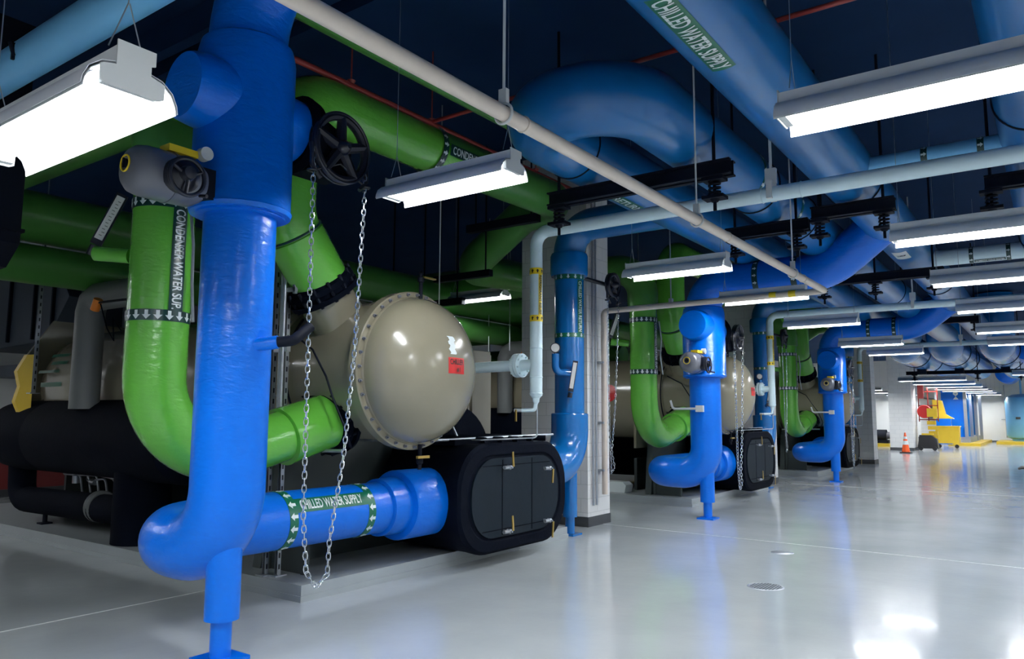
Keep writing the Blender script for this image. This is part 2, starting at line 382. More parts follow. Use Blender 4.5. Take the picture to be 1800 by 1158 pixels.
# ------------------------------------------------------------------ chiller
CY, CZ = 5.4, 2.03
def domex(rho):  # x of the dish at distance rho from its axis
    R, b = .70, .46
    t = min(rho/R, 1); return -5.0 + b*math.sqrt(max(0, 1-t*t))
def make_chiller(k):
    t = thing('chiller', '', 'chiller', (-8.5, 5.9, .14))
    # condenser shell + water box
    m = M().lathe((-11.75, CY, 1.95), (1, 0, 0), [(0, .0), (.04, .25), (.18, .52), (.38, .70), (.6, .77), (.75, .79), (5.25, .79)], 56)
    finish('condenser_shell', m, TAN, t)
    oc = [(-.92, -.95), (.92, -.95), (.92, .35), (.55, .95), (-.55, .95), (-.92, .35)]
    m = M().prism(oc, (-6.52, CY, 1.95), (0, 1, 0), (0, 0, 1), (.05, 0, 0)); finish('tube_sheet', m, TAN, t, False)
    m = M().prism(oc, (-11.55, CY+.02, 1.95), (0, 1, 0), (0, 0, 1), (.05, 0, 0))
    ts = finish('tube_sheet', m, TAN, t, False)
    m = M().lathe((-6.46, CY, CZ), (1, 0, 0), [(0, .80), (.05, .80), (.05, .72), (.16, .72), (.16, .78), (.21, .78), (.21, .70), (1.33, .70), (1.33, .765), (1.38, .765)], 64)
    wb = finish('water_box', m, TAN, t)
    m = M().lathe((-5.08, CY, CZ), (1, 0, 0), [(0, .765), (.045, .765), (.055, .755), (.055, .71), (.075, .705)]+[(domex(.70*math.cos(a))+5.08, .70*math.cos(a)) for a in [PI/2*i/14 for i in range(0, 14)]]+[(.54, 0)], 64)
    hd = finish('dished_head', m, TAN, t)
    n = 36
    for i in range(n):
        a = 2*PI*i/n; c = V((-5.025, CY+.735*math.cos(a), CZ+.735*math.sin(a)))
        if i == 0:
            b0 = M().lathe((0, 0, 0), (1, 0, 0), [(0, .017), (.014, .017), (.014, .009), (.034, .008), (.036, 0)], 8)
            b0 = finish('flange_bolt', b0, GREYM, hd, org=(0, 0, 0)); b = b0
        else: b = b0.copy(); COL.objects.link(b)
        b.location = c-ORG[t.name]
    # drilled studs of the rear flange
    for i in range(18):
        a = PI/2+PI*i/17*1.15; c = V((-6.24, CY+.75*math.cos(a), CZ+.75*math.sin(a)))
        b = b0.copy(); COL.objects.link(b); b.location = c-ORG[t.name]; b.parent = wb
    # nozzles with black couplings
    up = V((0, -.62, .78)).normalized(); lo = V((0, -1, -.27)).normalized()
    pu, pl = V((-5.68, 4.80, 2.76)), V((-5.68, 4.98, 1.57))
    m = M().cyl(pu-up*.45, pu+up*.02, .27, n=36); finish('nozzle', m, TAN, t)
    m = M().cyl(pl-lo*.3, pl, .27, n=36); finish('nozzle', m, TAN, t)
    for p, d, in ((pu, up), (pl, lo)):
        m = M().lathe(p-d*.02, d, [(0, .30), (0, .345), (.05, .35), (.05, .31), (.10, .31), (.10, .345), (.15, .335), (.19, .28)], 40)
        cp = finish('coupling', m, BLACK, t)
        ORG[cp.name] = ORG[t.name]; e1, e2 = frame(d)
        for i in range(14):
            a = 2*PI*i/14; q = p+(e1*math.cos(a)+e2*math.sin(a))*.325; finish('stud', M().cyl(q-d*.035, q+d*.17, .016, n=8), DARK, cp)
    # vents and drains
    m = M().cyl((-5.0, CY+.03, CZ+.69), (-5.0, CY+.03, CZ+.88), .02, n=12); m.lathe((-5.0, CY+.03, CZ+.86), (0, 0, 1), [(0, .02), (.01, .032), (.05, .032), (.06, .018), (.09, .018), (.1, .026), (.12, 0)], 14)
    vv = finish('vent_valve', m, DARK, t); finish('valve_handle', M().box((-4.97, CY+.12, CZ+.915), (.03, .17, .014)), BRASS, vv, False)
    m = M().cyl((-5.0, CY+.06, CZ-.71), (-5.0, CY+.06, CZ-.95), .02, n=12); m.lathe((-5.0, CY+.06, CZ-.90), (0, 0, 1), [(0, .02), (.01, .033), (.05, .033), (.06, .02)], 14)
    vv = finish('drain_valve', m, DARK, t); finish('valve_handle', M().box((-4.96, CY+.06, CZ-.83), (.03, .16, .025)), BRASS, vv, False)
    # yellow lifting lugs
    for y, z in ((6.32, 2.55), (6.32, 1.35)):
        finish('lifting_lug', M().prism([(-.06, -.16), (.12, -.13), (.2, .0), (.1, .16), (-.06, .16)], (-6.44, y-.02, z), (0, 1, 0), (0, 0, 1), (.05, 0, 0)), YEL, t, False)
    finish('lifting_lug', M().prism([(-.04, -.42), (.12, -.42), (.28, -.2), (.2, .0), (.28, .2), (.10, .42), (-.04, .42)], (-11.1, 4.42, 1.95), (-.8, -.3, 0), (0, 0, 1), (.10, 0, 0)), YEL, t, False)
    # evaporator: big black barrel and oval marine head
    m = M().lathe((-12.6, 7.05, 1.0), (1, 0, 0), [(0, 0), (.1, .4), (.3, .62), (.6, .72), (6.7, .72)], 40); finish('evaporator_shell', m, BLACK, t)
    def stad(hy, hz, ns=12):
        r = hz; o = []
        for sgn, a0 in ((1, -PI/2), (-1, PI/2)):
            for i in range(ns+1):
                a = a0+PI*i/ns; o.append((sgn*(hy-r)+r*math.cos(a), r*math.sin(a)))
        return o
    def rsq(hy, hz, r, ns=8):
        o = []
        for sy, sz, a0 in ((1, -1, -PI/2), (1, 1, 0), (-1, 1, PI/2), (-1, -1, PI)):
            for i in range(ns+1):
                a = a0+PI/2*i/ns; o.append((sy*(hy-r)+r*math.cos(a), sz*(hz-r)+r*math.sin(a)))
        return o
    EY, EZ = 7.03, .72
    m = M(); prev = None
    for x, hy, hz, r in ((-6.1, .98, .55, .42), (-5.16, 1.0, .57, .45), (-5.04, 1.03, .58, .47), (-4.98, 1.03, .58, .47), (-4.95, 1.0, .55, .46), (-4.95, .90, .46, .42), (-4.965, .88, .44, .40)):
        g = [m.bm.verts.new(V((x, EY+a, EZ+b))) for a, b in rsq(hy, hz, r)]
        if prev: m.skin(prev, g)
        else: m.bm.faces.new(g)
        prev = g
    m.bm.faces.new(prev); hb = finish('evaporator_head', m, BLACK, t)
    pr = rsq(.83, .42, .38); m = M().prism([(a, b) for a, b in pr], (-4.972, EY, EZ), (0, 1, 0), (0, 0, 1), (.028, 0, 0)); hp = finish('cover_panel', m, BLACKH, t)
    m = M()
    for y in (EY-.3, EY+.27): m.box((-4.944, y, EZ), (.006, .012, .80))
    m.box((-4.944, EY, EZ+.34), (.006, 1.3, .01)); m.box((-4.944, EY, EZ-.34), (.006, 1.3, .01))
    finish('panel_seams', m, BLACK, hp, False)
    for i, (y, z, tl) in enumerate(((EY-.28, EZ+.32, .16), (EY+.52, EZ+.27, -.16), (EY-.28, EZ-.36, .16), (EY+.52, EZ-.33, -.18))):
        m = M().tube([(-4.97, y, z), (-4.90, y, z), (-4.87, y-.02, z)], .013, 10); m.cyl((-4.87, y-.09, z), (-4.87, y+.04, z), .02, n=12)
        m.lathe((-4.87, y+.0, z), (1, 0, 0), [(-.02, .024), (.02, .024), (.03, .01), (.05, .01)], 12)
        tv = finish('test_valve', m, GALV, hb); finish('valve_handle', M().box((-4.825, y+.012, z+tl*.55), (.012, .024, abs(tl)), R=Matrix.Rotation(.1 if tl > 0 else -.1, 3, 'X')), BRASS, tv, False)
    m = M()
    for dy in (-.62, -.3, 0, .3, .6): m.tube([(-5.2, EY+dy+.35, EZ+.60), (-6.0, EY+dy*.7+.1, EZ+.62)], .035, 8)
    m.box((-5.7, EY, EZ+.585), (.9, 1.5, .06)); finish('insulation_ridges', m, BLACK, hb)
    # steel base, support sheets and control gear
    for x in (-6.9, -9.2, -11.8): finish('support_sheet', M().box((x, 6.6, .45), (.06, 2.6, .62)), PANEL, t, False)
    m = M().prism([(4.62, .14), (6.9, .14), (6.9, 1.55), (5.15, 1.55), (4.75, 1.1)], (-6.25, 0, 0), (0, 1, 0), (0, 0, 1), (-.12, 0, 0)); finish('gusset_panel', m, PANEL, t, False)
    m = M(); m.box((-5.95, 4.72, .40), (.5, .06, .52)); m.box((-5.95, 4.71, .40), (.56, .03, .05)); m.box((-6.2, 4.7, .4), (.05, .06, .52)); m.box((-5.7, 4.7, .4), (.05, .06, .52)); finish('base_rail', m, PANEL, t, False)
    # compressor and casing behind
    m = M().lathe((-8.6, 7.1, 2.55), (1, 0, 0), [(0, .3), (.1, .62), (.5, .66), (.9, .62), (1.0, .4), (1.9, .38), (2.0, .48), (2.1, .48), (2.1, .3)], 40); finish('compressor', m, TAND, t)
    m = M().box((-7.0, 8.35, 1.75), (.9, .5, 1.5)); m.box((-6.53, 8.35, 1.75), (.05, .42, 1.4)); finish('starter_cabinet', m, TAND, t, False)
    m = M().prism([(6.4, 1.2), (8.0, 1.2), (7.75, 2.0), (7.4, 2.55), (6.4, 2.55)], (-6.9, 0, 0), (0, 1, 0), (0, 0, 1), (-.1, 0, 0)); finish('suction_hood', m, BLACK, t, False)
    # black insulated refrigerant lines on the camera side
    m = M().lathe((-12.35, 4.72, 1.30), (1, 0, 0), [(0, 0), (.05, .25), (.18, .38), (.4, .45), (.7, .47), (1.5, .47), (1.53, .462), (1.56, .47), (4.7, .47), (4.8, .4)], 44); finish('suction_line', m, BLACK, t)
    m = M().tube(fillet([(-11.8, 4.72, 1.0), (-11.75, 4.72, .42), (-8.95, 4.72, .46)], .22), .17, 24); finish('liquid_line', m, BLACK, t)
    m = M().tube([(-8.6, 4.72, .14), (-8.6, 4.72, 1.2)], .31, 28); finish('insulated_leg', m, BLACK, t)
    m = M().cyl((-9.6, 4.72, .47), (-8.85, 4.72, .48), .145, n=24); m.lathe((-9.62, 4.72, .47), (1, 0, 0), [(0, .17), (.03, .19), (.05, .17), (.08, .17), (.10, .19), (.13, .17)], 28); finish('flanged_joint', m, GRAYP, t)
    m = M().cyl((-11.0, 4.72, .14), (-11.0, 4.72, .3), .03, n=10); m.box((-11.0, 4.72, .15), (.14, .14, .02)); finish('pipe_foot', m, DARK, t)
    rnd = random.Random(5); m = M()
    for i in range(7):
        x = -11.0+i*.22; m.tube(fillet([(x, 4.95, .95), (x+.02, 4.9, .72+rnd.random()*.1), (x+.5, 4.9, .75+rnd.random()*.06), (x+.5, 4.95, .5)], .05, 4), .014, 8)
    m.lathe((-10.6, 4.9, .68), (0, 0, 1), [(0, .05), (.1, .05), (.12, .02)], 12); m.lathe((-10.2, 4.9, .72), (1, 0, 0), [(0, .04), (.12, .04)], 12); finish('copper_lines', m, GALV, t)
    # grey insulated discharge pipe
    m = M().tube(fillet([(-9.5, 4.42, 1.65), (-9.5, 4.42, 3.0), (-7.8, 4.5, 3.0)], .18, 2), .165, 28); finish('discharge_line', m, GRAYP, t)
    m = M().tube([(-8.85, 4.2, 2.86), (-8.0, 4.2, 2.84)], .014, 8); m.tube([(-8.8, 4.2, 2.84), (-8.62, 4.2, 2.55), (-8.45, 4.2, 2.4), (-8.5, 4.2, 2.66), (-8.3, 4.2, 2.5), (-7.9, 4.2, 2.45)], .008, 6)
    cd = finish('sensor_conduit', m, DARK, t); finish('sensor_head', M().cyl((-8.93, 4.2, 2.78), (-8.86, 4.2, 2.90), .05, n=14), ORP, cd)
    # dial plate and data stickers on far shell
    f = cylmap((0, CY, 1.95), (1, 0, 0), (0, -.8, .35), .79)
    m = M(); 
    for i, (u, v, a, b) in enumerate(((-10.9, .12, .5, .05), (-10.8, 0, .45, .05), (-11.0, -.12, .6, .04), (-10.85, -.3, .6, .06))): m.patch(lambda p, q: f(u+(p-.5)*a, v+(q-.5)*b, .004), 2, 3)
    finish('data_stickers', m, GLAB, t)
    # loose control wiring loops on the water box
    m = M().tube([V((-6.05, CY-.72*math.cos(a)-.01, CZ+.75*math.sin(a))) for a in [.75-1.5*i/14 for i in range(15)]], .012, 8)
    m.tube([(-5.9, 4.66, 2.35), (-5.6, 4.62, 2.2), (-5.45, 4.66, 1.95), (-5.3, 4.62, 1.75), (-5.2, 4.7, 1.45), (-5.3, 4.85, 1.3)], .010, 8)
    m.lathe((-6.1, 4.72, 2.42), (0, -1, 0), [(0, .04), (.12, .04), (.14, .02), (.2, .02)], 12); m.tube([(-6.1, 4.55, 2.44), (-6.1, 4.5, 2.56), (-6.0, 4.48, 2.62)], .015, 8)
    finish('sensor_wiring', m, DARK, t)
    m = M().tube([(-6.3, 4.68, 1.25), (-5.3, 4.75, 1.27)], .016, 8); m.tube([(-5.35, 5.9, 1.33), (-5.3, 8.3, 1.36)], .016, 8); m.tube(fillet([(-6.6, 6.7, 2.5), (-6.0, 6.75, 2.0), (-5.6, 6.75, 1.34)], .05), .014, 8)
    finish('instrument_tubing', m, GALV, t)
    return t
def chiller_sign(t, k):
    off = V((0, O*k, 0)); fx = lambda u, v, e=0: V((domex(math.hypot(u, v))+e, CY+u, CZ+v))+off
    U, W = .105, .105
    uc, vc = .045, .03
    m = M().patch(lambda a, b: fx(uc+(a-.5)*.235, vc+(b-.5)*.15, .004), 8, 5)
    s = finish('name_sign', m, REDS, t); ORG[s.name] = ORG[t.name]
    m = M(); wrap_text(m, 'CHILLER', lambda x, y: fx(uc+x, vc+.036+y, .008), .052, .20)
    wrap_text(m, '#%d' % (k+1), lambda x, y: fx(uc+.02+x, vc-.038+y, .008), .048)
    finish('lettering', m, BLET, s, False)
    rnd = random.Random(3+k); m = M()
    if k == 0:
        m.patch(lambda a, b: fx(uc-.045+(a-.5)*.085+.012*math.sin(b*17)+.006*math.sin(b*43), vc+.19+(b-.5)*.17, .004), 4, 14)
        finish('torn_sticker', m, WLET, t)
CH = []
c0 = make_chiller(0); c0['label'] = 'nearest chiller with tan domed head lettered CHILLER #1 and black oval evaporator head'
CH.append(c0)
CH.append(dup(c0, (0, O, 0), 'second chiller, its tan dome behind the blue pipe beyond the first block column'))
CH.append(dup(c0, (0, 2*O, 0), 'farthest chiller, mostly hidden behind the third green elbow and blue pipe'))
for k, c in enumerate(CH): c['group'] = 'chillers in a row'; chiller_sign(c, k)

f2 = cylmap((0, CY+O, 1.95), (1, 0, 0), (0, -1, .12), .79)
m = M().patch(lambda a, b: f2(-7.12+.17*math.cos(2*PI*a)*b, .17*math.sin(2*PI*a)*b, .005), 28, 2); rdk = finish('red_disc_label', m, REDS, CH[1]); 
tag(finish('plastic_tote', M().prism([(-.25, 0), (.25, 0), (.28, .14), (.2, .2), (-.2, .2), (-.28, .14)], (-7.05, 13.2, .14), (1, 0, 0), (0, 0, 1), (0, .3, 0)), WLET, None, False), 'small white tote on the pad behind the second blue elbow', 'box')
# ------------------------------------------------------------------ blue supply risers
def make_supply(k):
    y = 3.08+O*k; zb0, zb1, top = ((2.97, 4.22, 4.82), (2.22, 3.36, 3.74), (2.2, 3.34, 3.74))[k]
    X = -4.55
    lab = ('tall blue chilled water pipe nearest the camera, turning under into the first evaporator',
           'bright blue chilled water pipe with stub cap, standing before the second chiller',
           'blue chilled water pipe farthest down the chiller row with a grey actuator')[k]
    t = thing('chilled_water_supply_pipe', lab, 'pipe', (X, y, 0), 'blue chilled water supply pipes')
    pts = [(X, y, zb0+.1), (X, y, .70), (-5.45, y, .70), (-5.45, y+2.35, .70)]
    m = M().tube(fillet(pts, [.42, .42], 14), .243, 40); 
    m.lathe((-5.45, y+2.25, .70), (0, 1, 0), [(0, .24), (.015, .275), (.24, .28), (.25, .335), (.27, .345), (.80, .345), (.84, .30)], 44)
    finish('insulated_pipe', m, BLUE, t)
    m = M().lathe((X, y, zb0), (0, 0, 1), [(0, .25), (.0, .335), (.03, .345), (.045, .335), (zb1-zb0-.12, .335), (zb1-zb0-.03, .315), (zb1-zb0, .27), (zb1-zb0+.02, .25)], 48)
    m.cyl((X, y, zb0+.02), (X, y, zb0-.015), .30, n=40)
    zc = zb1-(.46 if k == 0 else .33)
    vb = finish('valve_jacket', m, BLUE, t)
    m = M().lathe((X, y-.15, zc), (0, -1, 0), [(0, .27), (.24, .245), (.30, .235), (.33, .22), (.335, 0)], 44); finish('valve_cap', m, BLUE, t)
    m = M().lathe((X, y+.15, zc-.05), (0, 1, 0), [(0, .25), (.28, .235), (.42, .20)], 36); finish('gear_stub', m, BLUE, t)
    m = M().lathe((X, y+.40, zc-.06), (0, 1, 0), [(0, .26), (.04, .3), (.12, .28), (.2, .2), (.34, .16), (.36, 0)], 28); m.box((X+.08, y+.62, zc-.22), (.3, .34, .26)); finish('gear_box', m, BLACK, t)
    # upper elbow into the main
    if k == 0: pts = [(X, y, zb1-.1), (X, y, 4.93), (-1.9, y, 4.93)]; rr = [.74]
    else: pts = [(X, y, zb1-.1), (X, y, top), (-2.62, y, top), (-1.74, y-.2, 4.38)]; rr = [.45, 1.0]
    m = M().tube(fillet(pts, rr, 14), .27 if k == 0 else .285, 40); el = finish('upper_elbow', m, BLUE if k else BLUE, t)
    if k:
        for x in (-3.62, -3.05): band(t, (x, y, top), (1, 0, 0), .285, .085, DGLAB, WLET, 16, .06)
    # leg
    m = M().cyl((X, y, .26), (X, y, .80), .112, n=28); finish('leg_sleeve', m, BLUE, t)
    m = M().cyl((X, y, .02), (X, y, .3), .068, n=24); m.box((X, y, .012), (.27, .27, .024)); finish('support_leg', m, BLUE, t)
    m = M().cyl((X-.08, y-.24, .36), (X-.09, y-.245, .44), .012, n=10) if False else None
    if k == 0:
        band(t, (-5.45, 4.17, .70), (0, -1, 0), .243, .085, GLAB, WLET, 15, .075)
        band(t, (-5.45, 5.06, .70), (0, -1, 0), .243, .085, GLAB, WLET, 15, .075)
        strip(t, (-5.45, 4.60, .70), (0, 1, 0), (.82, 0, .55), .243, .86, .13, 'CHILLED WATER SUPPLY', GLAB, WLET, .088, .70)
        m = M().cyl((X+.2, y+.0, 2.06), (X+.34, y+.1, 2.08), .045, n=18); tp = finish('tap_stub', m, BLUE, t)
        m = M().tube(fillet([(X+.3, y+.07, 2.075), (X+.42, y+.16, 2.09), (X+.42, y+.3, 2.2)], .05), .036, 14); finish('tap_elbow', m, DARK, t)
    else:
        m = M().box((X+.02, y-.29, 1.72), (.12, .06, .1)); m.tube(fillet([(X-.02, y-.31, 1.72), (X-.42, y-.31, 1.72), (X-.46, y-.31, 1.85)], .05), .018, 8); finish('sensor_box', m, LTGREY, t)
    return t
for k in range(3): make_supply(k)

# electric actuators on the valve jackets
def make_actuator(z, y):
    X = -4.5
    t = thing('valve_actuator', '', 'valve actuator', (X, y, z))
    m = M().lathe((X, y-.26, z), (0, 1, 0), [(0, 0), (.0, .08), (.02, .12), (.05, .148), (.10, .16), (.26, .162), (.26, .167), (.275, .167), (.275, .162), (.42, .155), (.48, .12)], 40)
    finish('motor_housing', m, GREYM, t)
    m = M().torus((X, y-.265, z+.02), (0, 1, 0), .05, .006, 28, 8); finish('position_ring', m, YLAB, t)
    m = M().lathe((X, y-.25, z+.02), (0, -1, 0), [(0, .03), (.02, .028), (.02, 0)], 20); m.box((X, y-.275, z+.02), (.012, .01, .06)); finish('position_dial', m, DARK, t)
    m = M().box((X+.03, y+.06, z+.175), (.11, .2, .045)); finish('warning_tag', m, YLAB, t, False)
    m = M().cyl((X+.06, y+.2, z+.19), (X+.12, y+.2, z+.19), .045, n=20); finish('indicator', m, LTGREY, t)
    m = M().lathe((X+.14, y+.0, z-.02), (1, 0, 0), [(0, .11), (.06, .11), (.09, .05), (.14, .04), (.15, 0)], 24); finish('gear_cover', m, HWEEL, t)
    m = M().torus((X+.24, y+.0, z-.04), (1, 0, 0), .115, .014, 36, 10)
    for i in range(3):
        a = 2*PI*i/3+.5; m.tube([(X+.25, y, z-.04), (X+.24, y+.115*math.cos(a), z-.04+.115*math.sin(a))], .011, 8)
    m.cyl((X+.24, y+.09, z-.14), (X+.30, y+.1, z-.15), .012, n=10); finish('handwheel', m, HWEEL, t)
    m = M().box((X, y+.24, z), (.2, .2, .2)); finish('mounting_bracket', m, DARK, t, False)
    return t
a0 = make_actuator(3.09, 2.50); a0['label'] = 'grey valve actuator with black handwheel beside the nearest blue pipe'; a0['group'] = 'valve actuators'
dup(a0, (0, O, -.67), 'grey actuator clamped on the second blue pipe, below its round cap', 'valve actuators')
dup(a0, (0, 2*O, -.69), 'small grey actuator on the third blue pipe', 'valve actuators')

# chain wheels with hanging chain loops
def link_chain(m, pts, pitch=.036, r=.0035, lw=.012, ll=.024):
    P = [V(p) for p in pts]; seg = [(P[i+1]-P[i]).length for i in range(len(P)-1)]; L = sum(seg); n = int(L/pitch)
    for k in range(n):
        s = (k+.5)*L/n; i = 0
        while s > seg[i] and i < len(seg)-1: s -= seg[i]; i += 1
        c = P[i].lerp(P[i+1], s/seg[i]); d = (P[i+1]-P[i]).normalized(); e1, e2 = frame(d)
        a = .55+(k % 2)*PI/2+.12*math.sin(k*2.3); e = e1*math.cos(a)+e2*math.sin(a)
        q = []
        for j in range(8):
            th = 2*PI*j/8; q.append(c+e*lw*math.cos(th)*(1.0)+d*(ll*.55*math.sin(th)+(.4*ll if math.sin(th) > .1 else -.4*ll if math.sin(th) < -.1 else 0)))
        m.tube(q, r, 5, closed=True)
def make_chainwheel(R=.25, zc=3.60, zbot=.40, y=3.73, x=-4.28, pitch=.046, sc=1., stem=(-.28, -.06, -.06)):
    t = thing('chain_wheel', '', 'chain wheel', (x, y, zc))
    m = M(); m.torus((x, y, zc), (1, 0, 0), R-.01, .032, 40, 8); m.torus((x+.03, y, zc), (1, 0, 0), R+.015, .010, 40, 6); m.torus((x-.03, y, zc), (1, 0, 0), R+.015, .010, 40, 6)
    finish('rim', m, HWEEL, t)
    m = M()
    for i in range(5):
        a = 2*PI*i/5+.3; m.tube([(x, y+.04*math.cos(a), zc+.04*math.sin(a)), (x, y+R*math.cos(a), zc+R*math.sin(a))], [.045*sc, .034*sc], 8)
    m.lathe((x-.06, y, zc), (1, 0, 0), [(0, .06), (.1, .06), (.13, .04), (.16, .02)], 20); finish('spokes', m, HWEEL, t)
    m = M()
    m.tube([(x+stem[0], y+stem[1], zc+stem[2]), (x-.05, y, zc)], .03, 12); finish('stem', m, HWEEL, t)
    m = M()
    for s in (-1, 1): m.tube([(x, y+s*(R+.02), zc-.03), (x, y+s*(R+.015), zc-.2), (x+.01, y+s*(R-.06), zc-.28)], .016, 8); m.torus((x, y+s*(R+.015), zc-.24), (0, 0, 1), .028, .009, 14, 6)
    m.tube([(x, y-(R+.015), zc-.24), (x, y, zc-.12), (x, y+(R+.015), zc-.24)], .008, 6); finish('chain_guide', m, HWEEL, t)
    m = M(); g = .06
    pts = [(x, y-R, zc), (x, y-R, zc-.4), (x, y-R+.02, zbot+.5), (x, y-R+.06, zbot+.12), (x, y-.10, zbot), (x, y-.0, zbot+.07), (x, y+R-.24, zbot+.30), (x, y+R-.13, zbot+.9), (x, y+R-.05, zbot+1.7), (x, y+R, zc-.4), (x, y+R, zc)]
    link_chain(m, pts, pitch, .0045*sc, .0155*sc, .031*sc); finish('chain_loop', m, CHAIN, t); return t
w0 = make_chainwheel(); w0['label'] = 'black chain wheel with long silver chain loop hanging before the CHILLER #1 dome'; w0['group'] = 'chain wheels'
wb2 = make_chainwheel(.2, 2.92, .42, 3.92+O, -4.28, .05, 1.1); wb2['label'] = 'black chain wheel and chain beside the second blue pipe and tan dome'; wb2['group'] = 'chain wheels'
dup(wb2, (0, O, -.05), 'black chain wheel beside the third blue pipe near the grey column', 'chain wheels')

# ------------------------------------------------------------------ green condenser pipes
def make_green_supply():
    t = thing('condenser_supply_pipe', '', 'pipe', (-5.65, 3.12, 0))
    X = -5.65
    m = M().tube(fillet([(X, 3.14, 4.15), (X, 3.14, 1.10), (X, 4.93, 1.555)], .62, 16), .228, 44)
    d = V((0, 1, .268)).normalized(); m.lathe(V((X, 4.93, 1.555))-d*.62, d, [(0, .228), (.01, .262), (.58, .262), (.60, .23)], 44)
    finish('insulated_pipe', m, GREEN, t)
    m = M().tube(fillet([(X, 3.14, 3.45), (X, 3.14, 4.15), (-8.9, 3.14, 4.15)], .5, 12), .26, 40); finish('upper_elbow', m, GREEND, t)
    band(t, (X, 3.14, 3.22), (0, 0, -1), .228, .085, DGLAB, WLET, 18, .07)
    band(t, (X, 3.14, 2.34), (0, 0, -1), .228, .085, DGLAB, WLET, 18, .07)
    strip(t, (X, 3.14, 2.78), (0, 0, -1), (1, .03, 0), .228, .82, .115, 'CONDENSER WATER SUP.', DGLAB, WLET, .078, .78)
    m = M().cyl((X-.2, 3.0, 2.83), (X-.47, 2.86, 2.86), .06, n=20); finish('well_stub', m, GREEN, t)
    # thermometer
    b = V((X-.5, 2.84, 2.88)); w, nn = V((.49, .87, 0)), V((.87, -.49, 0)); u = (V((0, 0, .93))+w*.37).normalized(); ww = u.cross(nn)
    m = M().tube([b-V((.02, 0, .03)), b+u*.05], .036, 14); obox(m, b+u*.29, ww, nn, u, (.085, .035, .46)); th = finish('thermometer', m, HWEEL, t)
    ORG[th.name] = ORG[t.name]; m = M(); obox(m, b+u*.30+nn*.02, ww, nn, u, (.062, .006, .39)); finish('scale', m, DIAL, th, False)
    m = M()
    for q in range(12): obox(m, b+u*(.14+.028*q)+nn*.0245+ww*(.008*(q % 2)), ww, nn, u, (.022, .002, .004))
    finish('scale_marks', m, BLET, th, False)
    # electrical hose and small tubing on the back of the pipe
    m = M().tube([(X+.27, 3.2, 3.2), (X+.3, 3.22, 2.9), (X+.26, 3.25, 2.6), (X+.3, 3.25, 2.3)], .012, 8); finish('conduit', m, GALV, t)
    return t
def make_green_return():
    X = -5.65
    t = thing('condenser_return_pipe', '', 'pipe', (X, 4.3, 0))
    d = V((0, -.62, .78)).normalized(); p = V((X, 4.76, 2.81))
    c = p+d*.73
    m = M().tube(fillet([p+d*.06, c, (X, c.y-.0, 4.62), (X, 6.75, 4.62)], [.5, .42], 14), .26, 44)
    m.lathe(p+d*.06, d, [(0, .24), (.01, .275), (.50, .275), (.515, .25)], 44)
    finish('insulated_pipe', m, GREEN, t)
    m = M().torus(p+d*.585, d, .262, .012, 40, 8); finish('tie_ring', m, DGLAB, t)
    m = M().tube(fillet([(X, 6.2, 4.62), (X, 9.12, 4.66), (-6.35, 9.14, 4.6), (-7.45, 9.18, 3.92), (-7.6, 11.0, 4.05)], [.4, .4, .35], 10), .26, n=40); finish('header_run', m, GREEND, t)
    band(t, (X, 6.22, 4.62), (0, 1, 0), .275, .085, DGLAB, WLET, 18, .07)
    strip(t, (X, 6.87, 4.62), (0, 1, 0), (.97, 0, -.12), .275, 1.15, .13, 'CONDENSER WATER RET.', DGLAB, WLET, .09, 1.08)
    return t
g0 = make_green_supply(); g0['label'] = 'bright green condenser water elbow pipe lettered CONDENSER WATER SUP. nearest the camera'; g0['group'] = 'green condenser supply pipes'
dup(g0, (0, O, 0), 'green condenser supply pipe left of the second blue pipe', 'green condenser supply pipes')
dup(g0, (0, 2*O, 0), 'green condenser supply pipe left of the third blue pipe', 'green condenser supply pipes')
r0 = make_green_return(); r0['label'] = 'green pipe dropping from overhead behind the chain wheel onto the first dome'; r0['group'] = 'green condenser return pipes'
dup(r0, (0, O, 0), 'green return pipe dropping behind the second blue valve jacket', 'green condenser return pipes', skip=('label_strip',))
dup(r0, (0, 2*O, 0), 'green return pipe with black flange above the third chiller', 'green condenser return pipes', skip=('label_strip',))

# far green headers behind the chillers
def run(name, label, cat, pts, r, m, rad=.4, n=32, group=None, z0=None):
    mm = M().tube(fillet(pts, rad, 10), r, n); o = finish(name, mm, m, None); tag(o, label, cat, group); return o
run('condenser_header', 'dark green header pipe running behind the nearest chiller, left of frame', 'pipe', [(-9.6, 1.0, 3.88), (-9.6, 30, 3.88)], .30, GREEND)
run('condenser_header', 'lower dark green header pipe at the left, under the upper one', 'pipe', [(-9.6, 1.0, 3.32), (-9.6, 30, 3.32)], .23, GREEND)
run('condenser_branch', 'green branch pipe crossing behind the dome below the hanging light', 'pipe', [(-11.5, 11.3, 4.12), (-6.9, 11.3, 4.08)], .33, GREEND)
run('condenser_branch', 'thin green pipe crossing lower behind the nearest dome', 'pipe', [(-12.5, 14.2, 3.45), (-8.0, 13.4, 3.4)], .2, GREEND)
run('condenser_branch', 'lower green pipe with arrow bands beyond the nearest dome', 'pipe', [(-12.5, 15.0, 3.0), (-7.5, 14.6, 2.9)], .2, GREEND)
run('green_line', 'slim green pipe overhead running beside the long beige pipe', 'pipe', [(-4.73, 1.6, 4.83), (-4.73, 24, 4.83)], .085, GREEND, n=20)
m = M().box((-6.5, 8.8, 4.42), (1.3, .1, .12)); m.box((-7.3, 8.86, 3.72), (1.1, .1, .1))
for x in (-7.0, -5.98): m.cyl((x, 8.8, 4.4), (x, 8.8, H), .012, n=8)
for x in (-7.75, -6.85): m.cyl((x, 8.86, 3.7), (x, 8.86, H), .012, n=8)
tag(finish('pipe_hanger', m, DARK, None, False), 'black steel hanger beams holding the slanted green pipe', 'hanger')
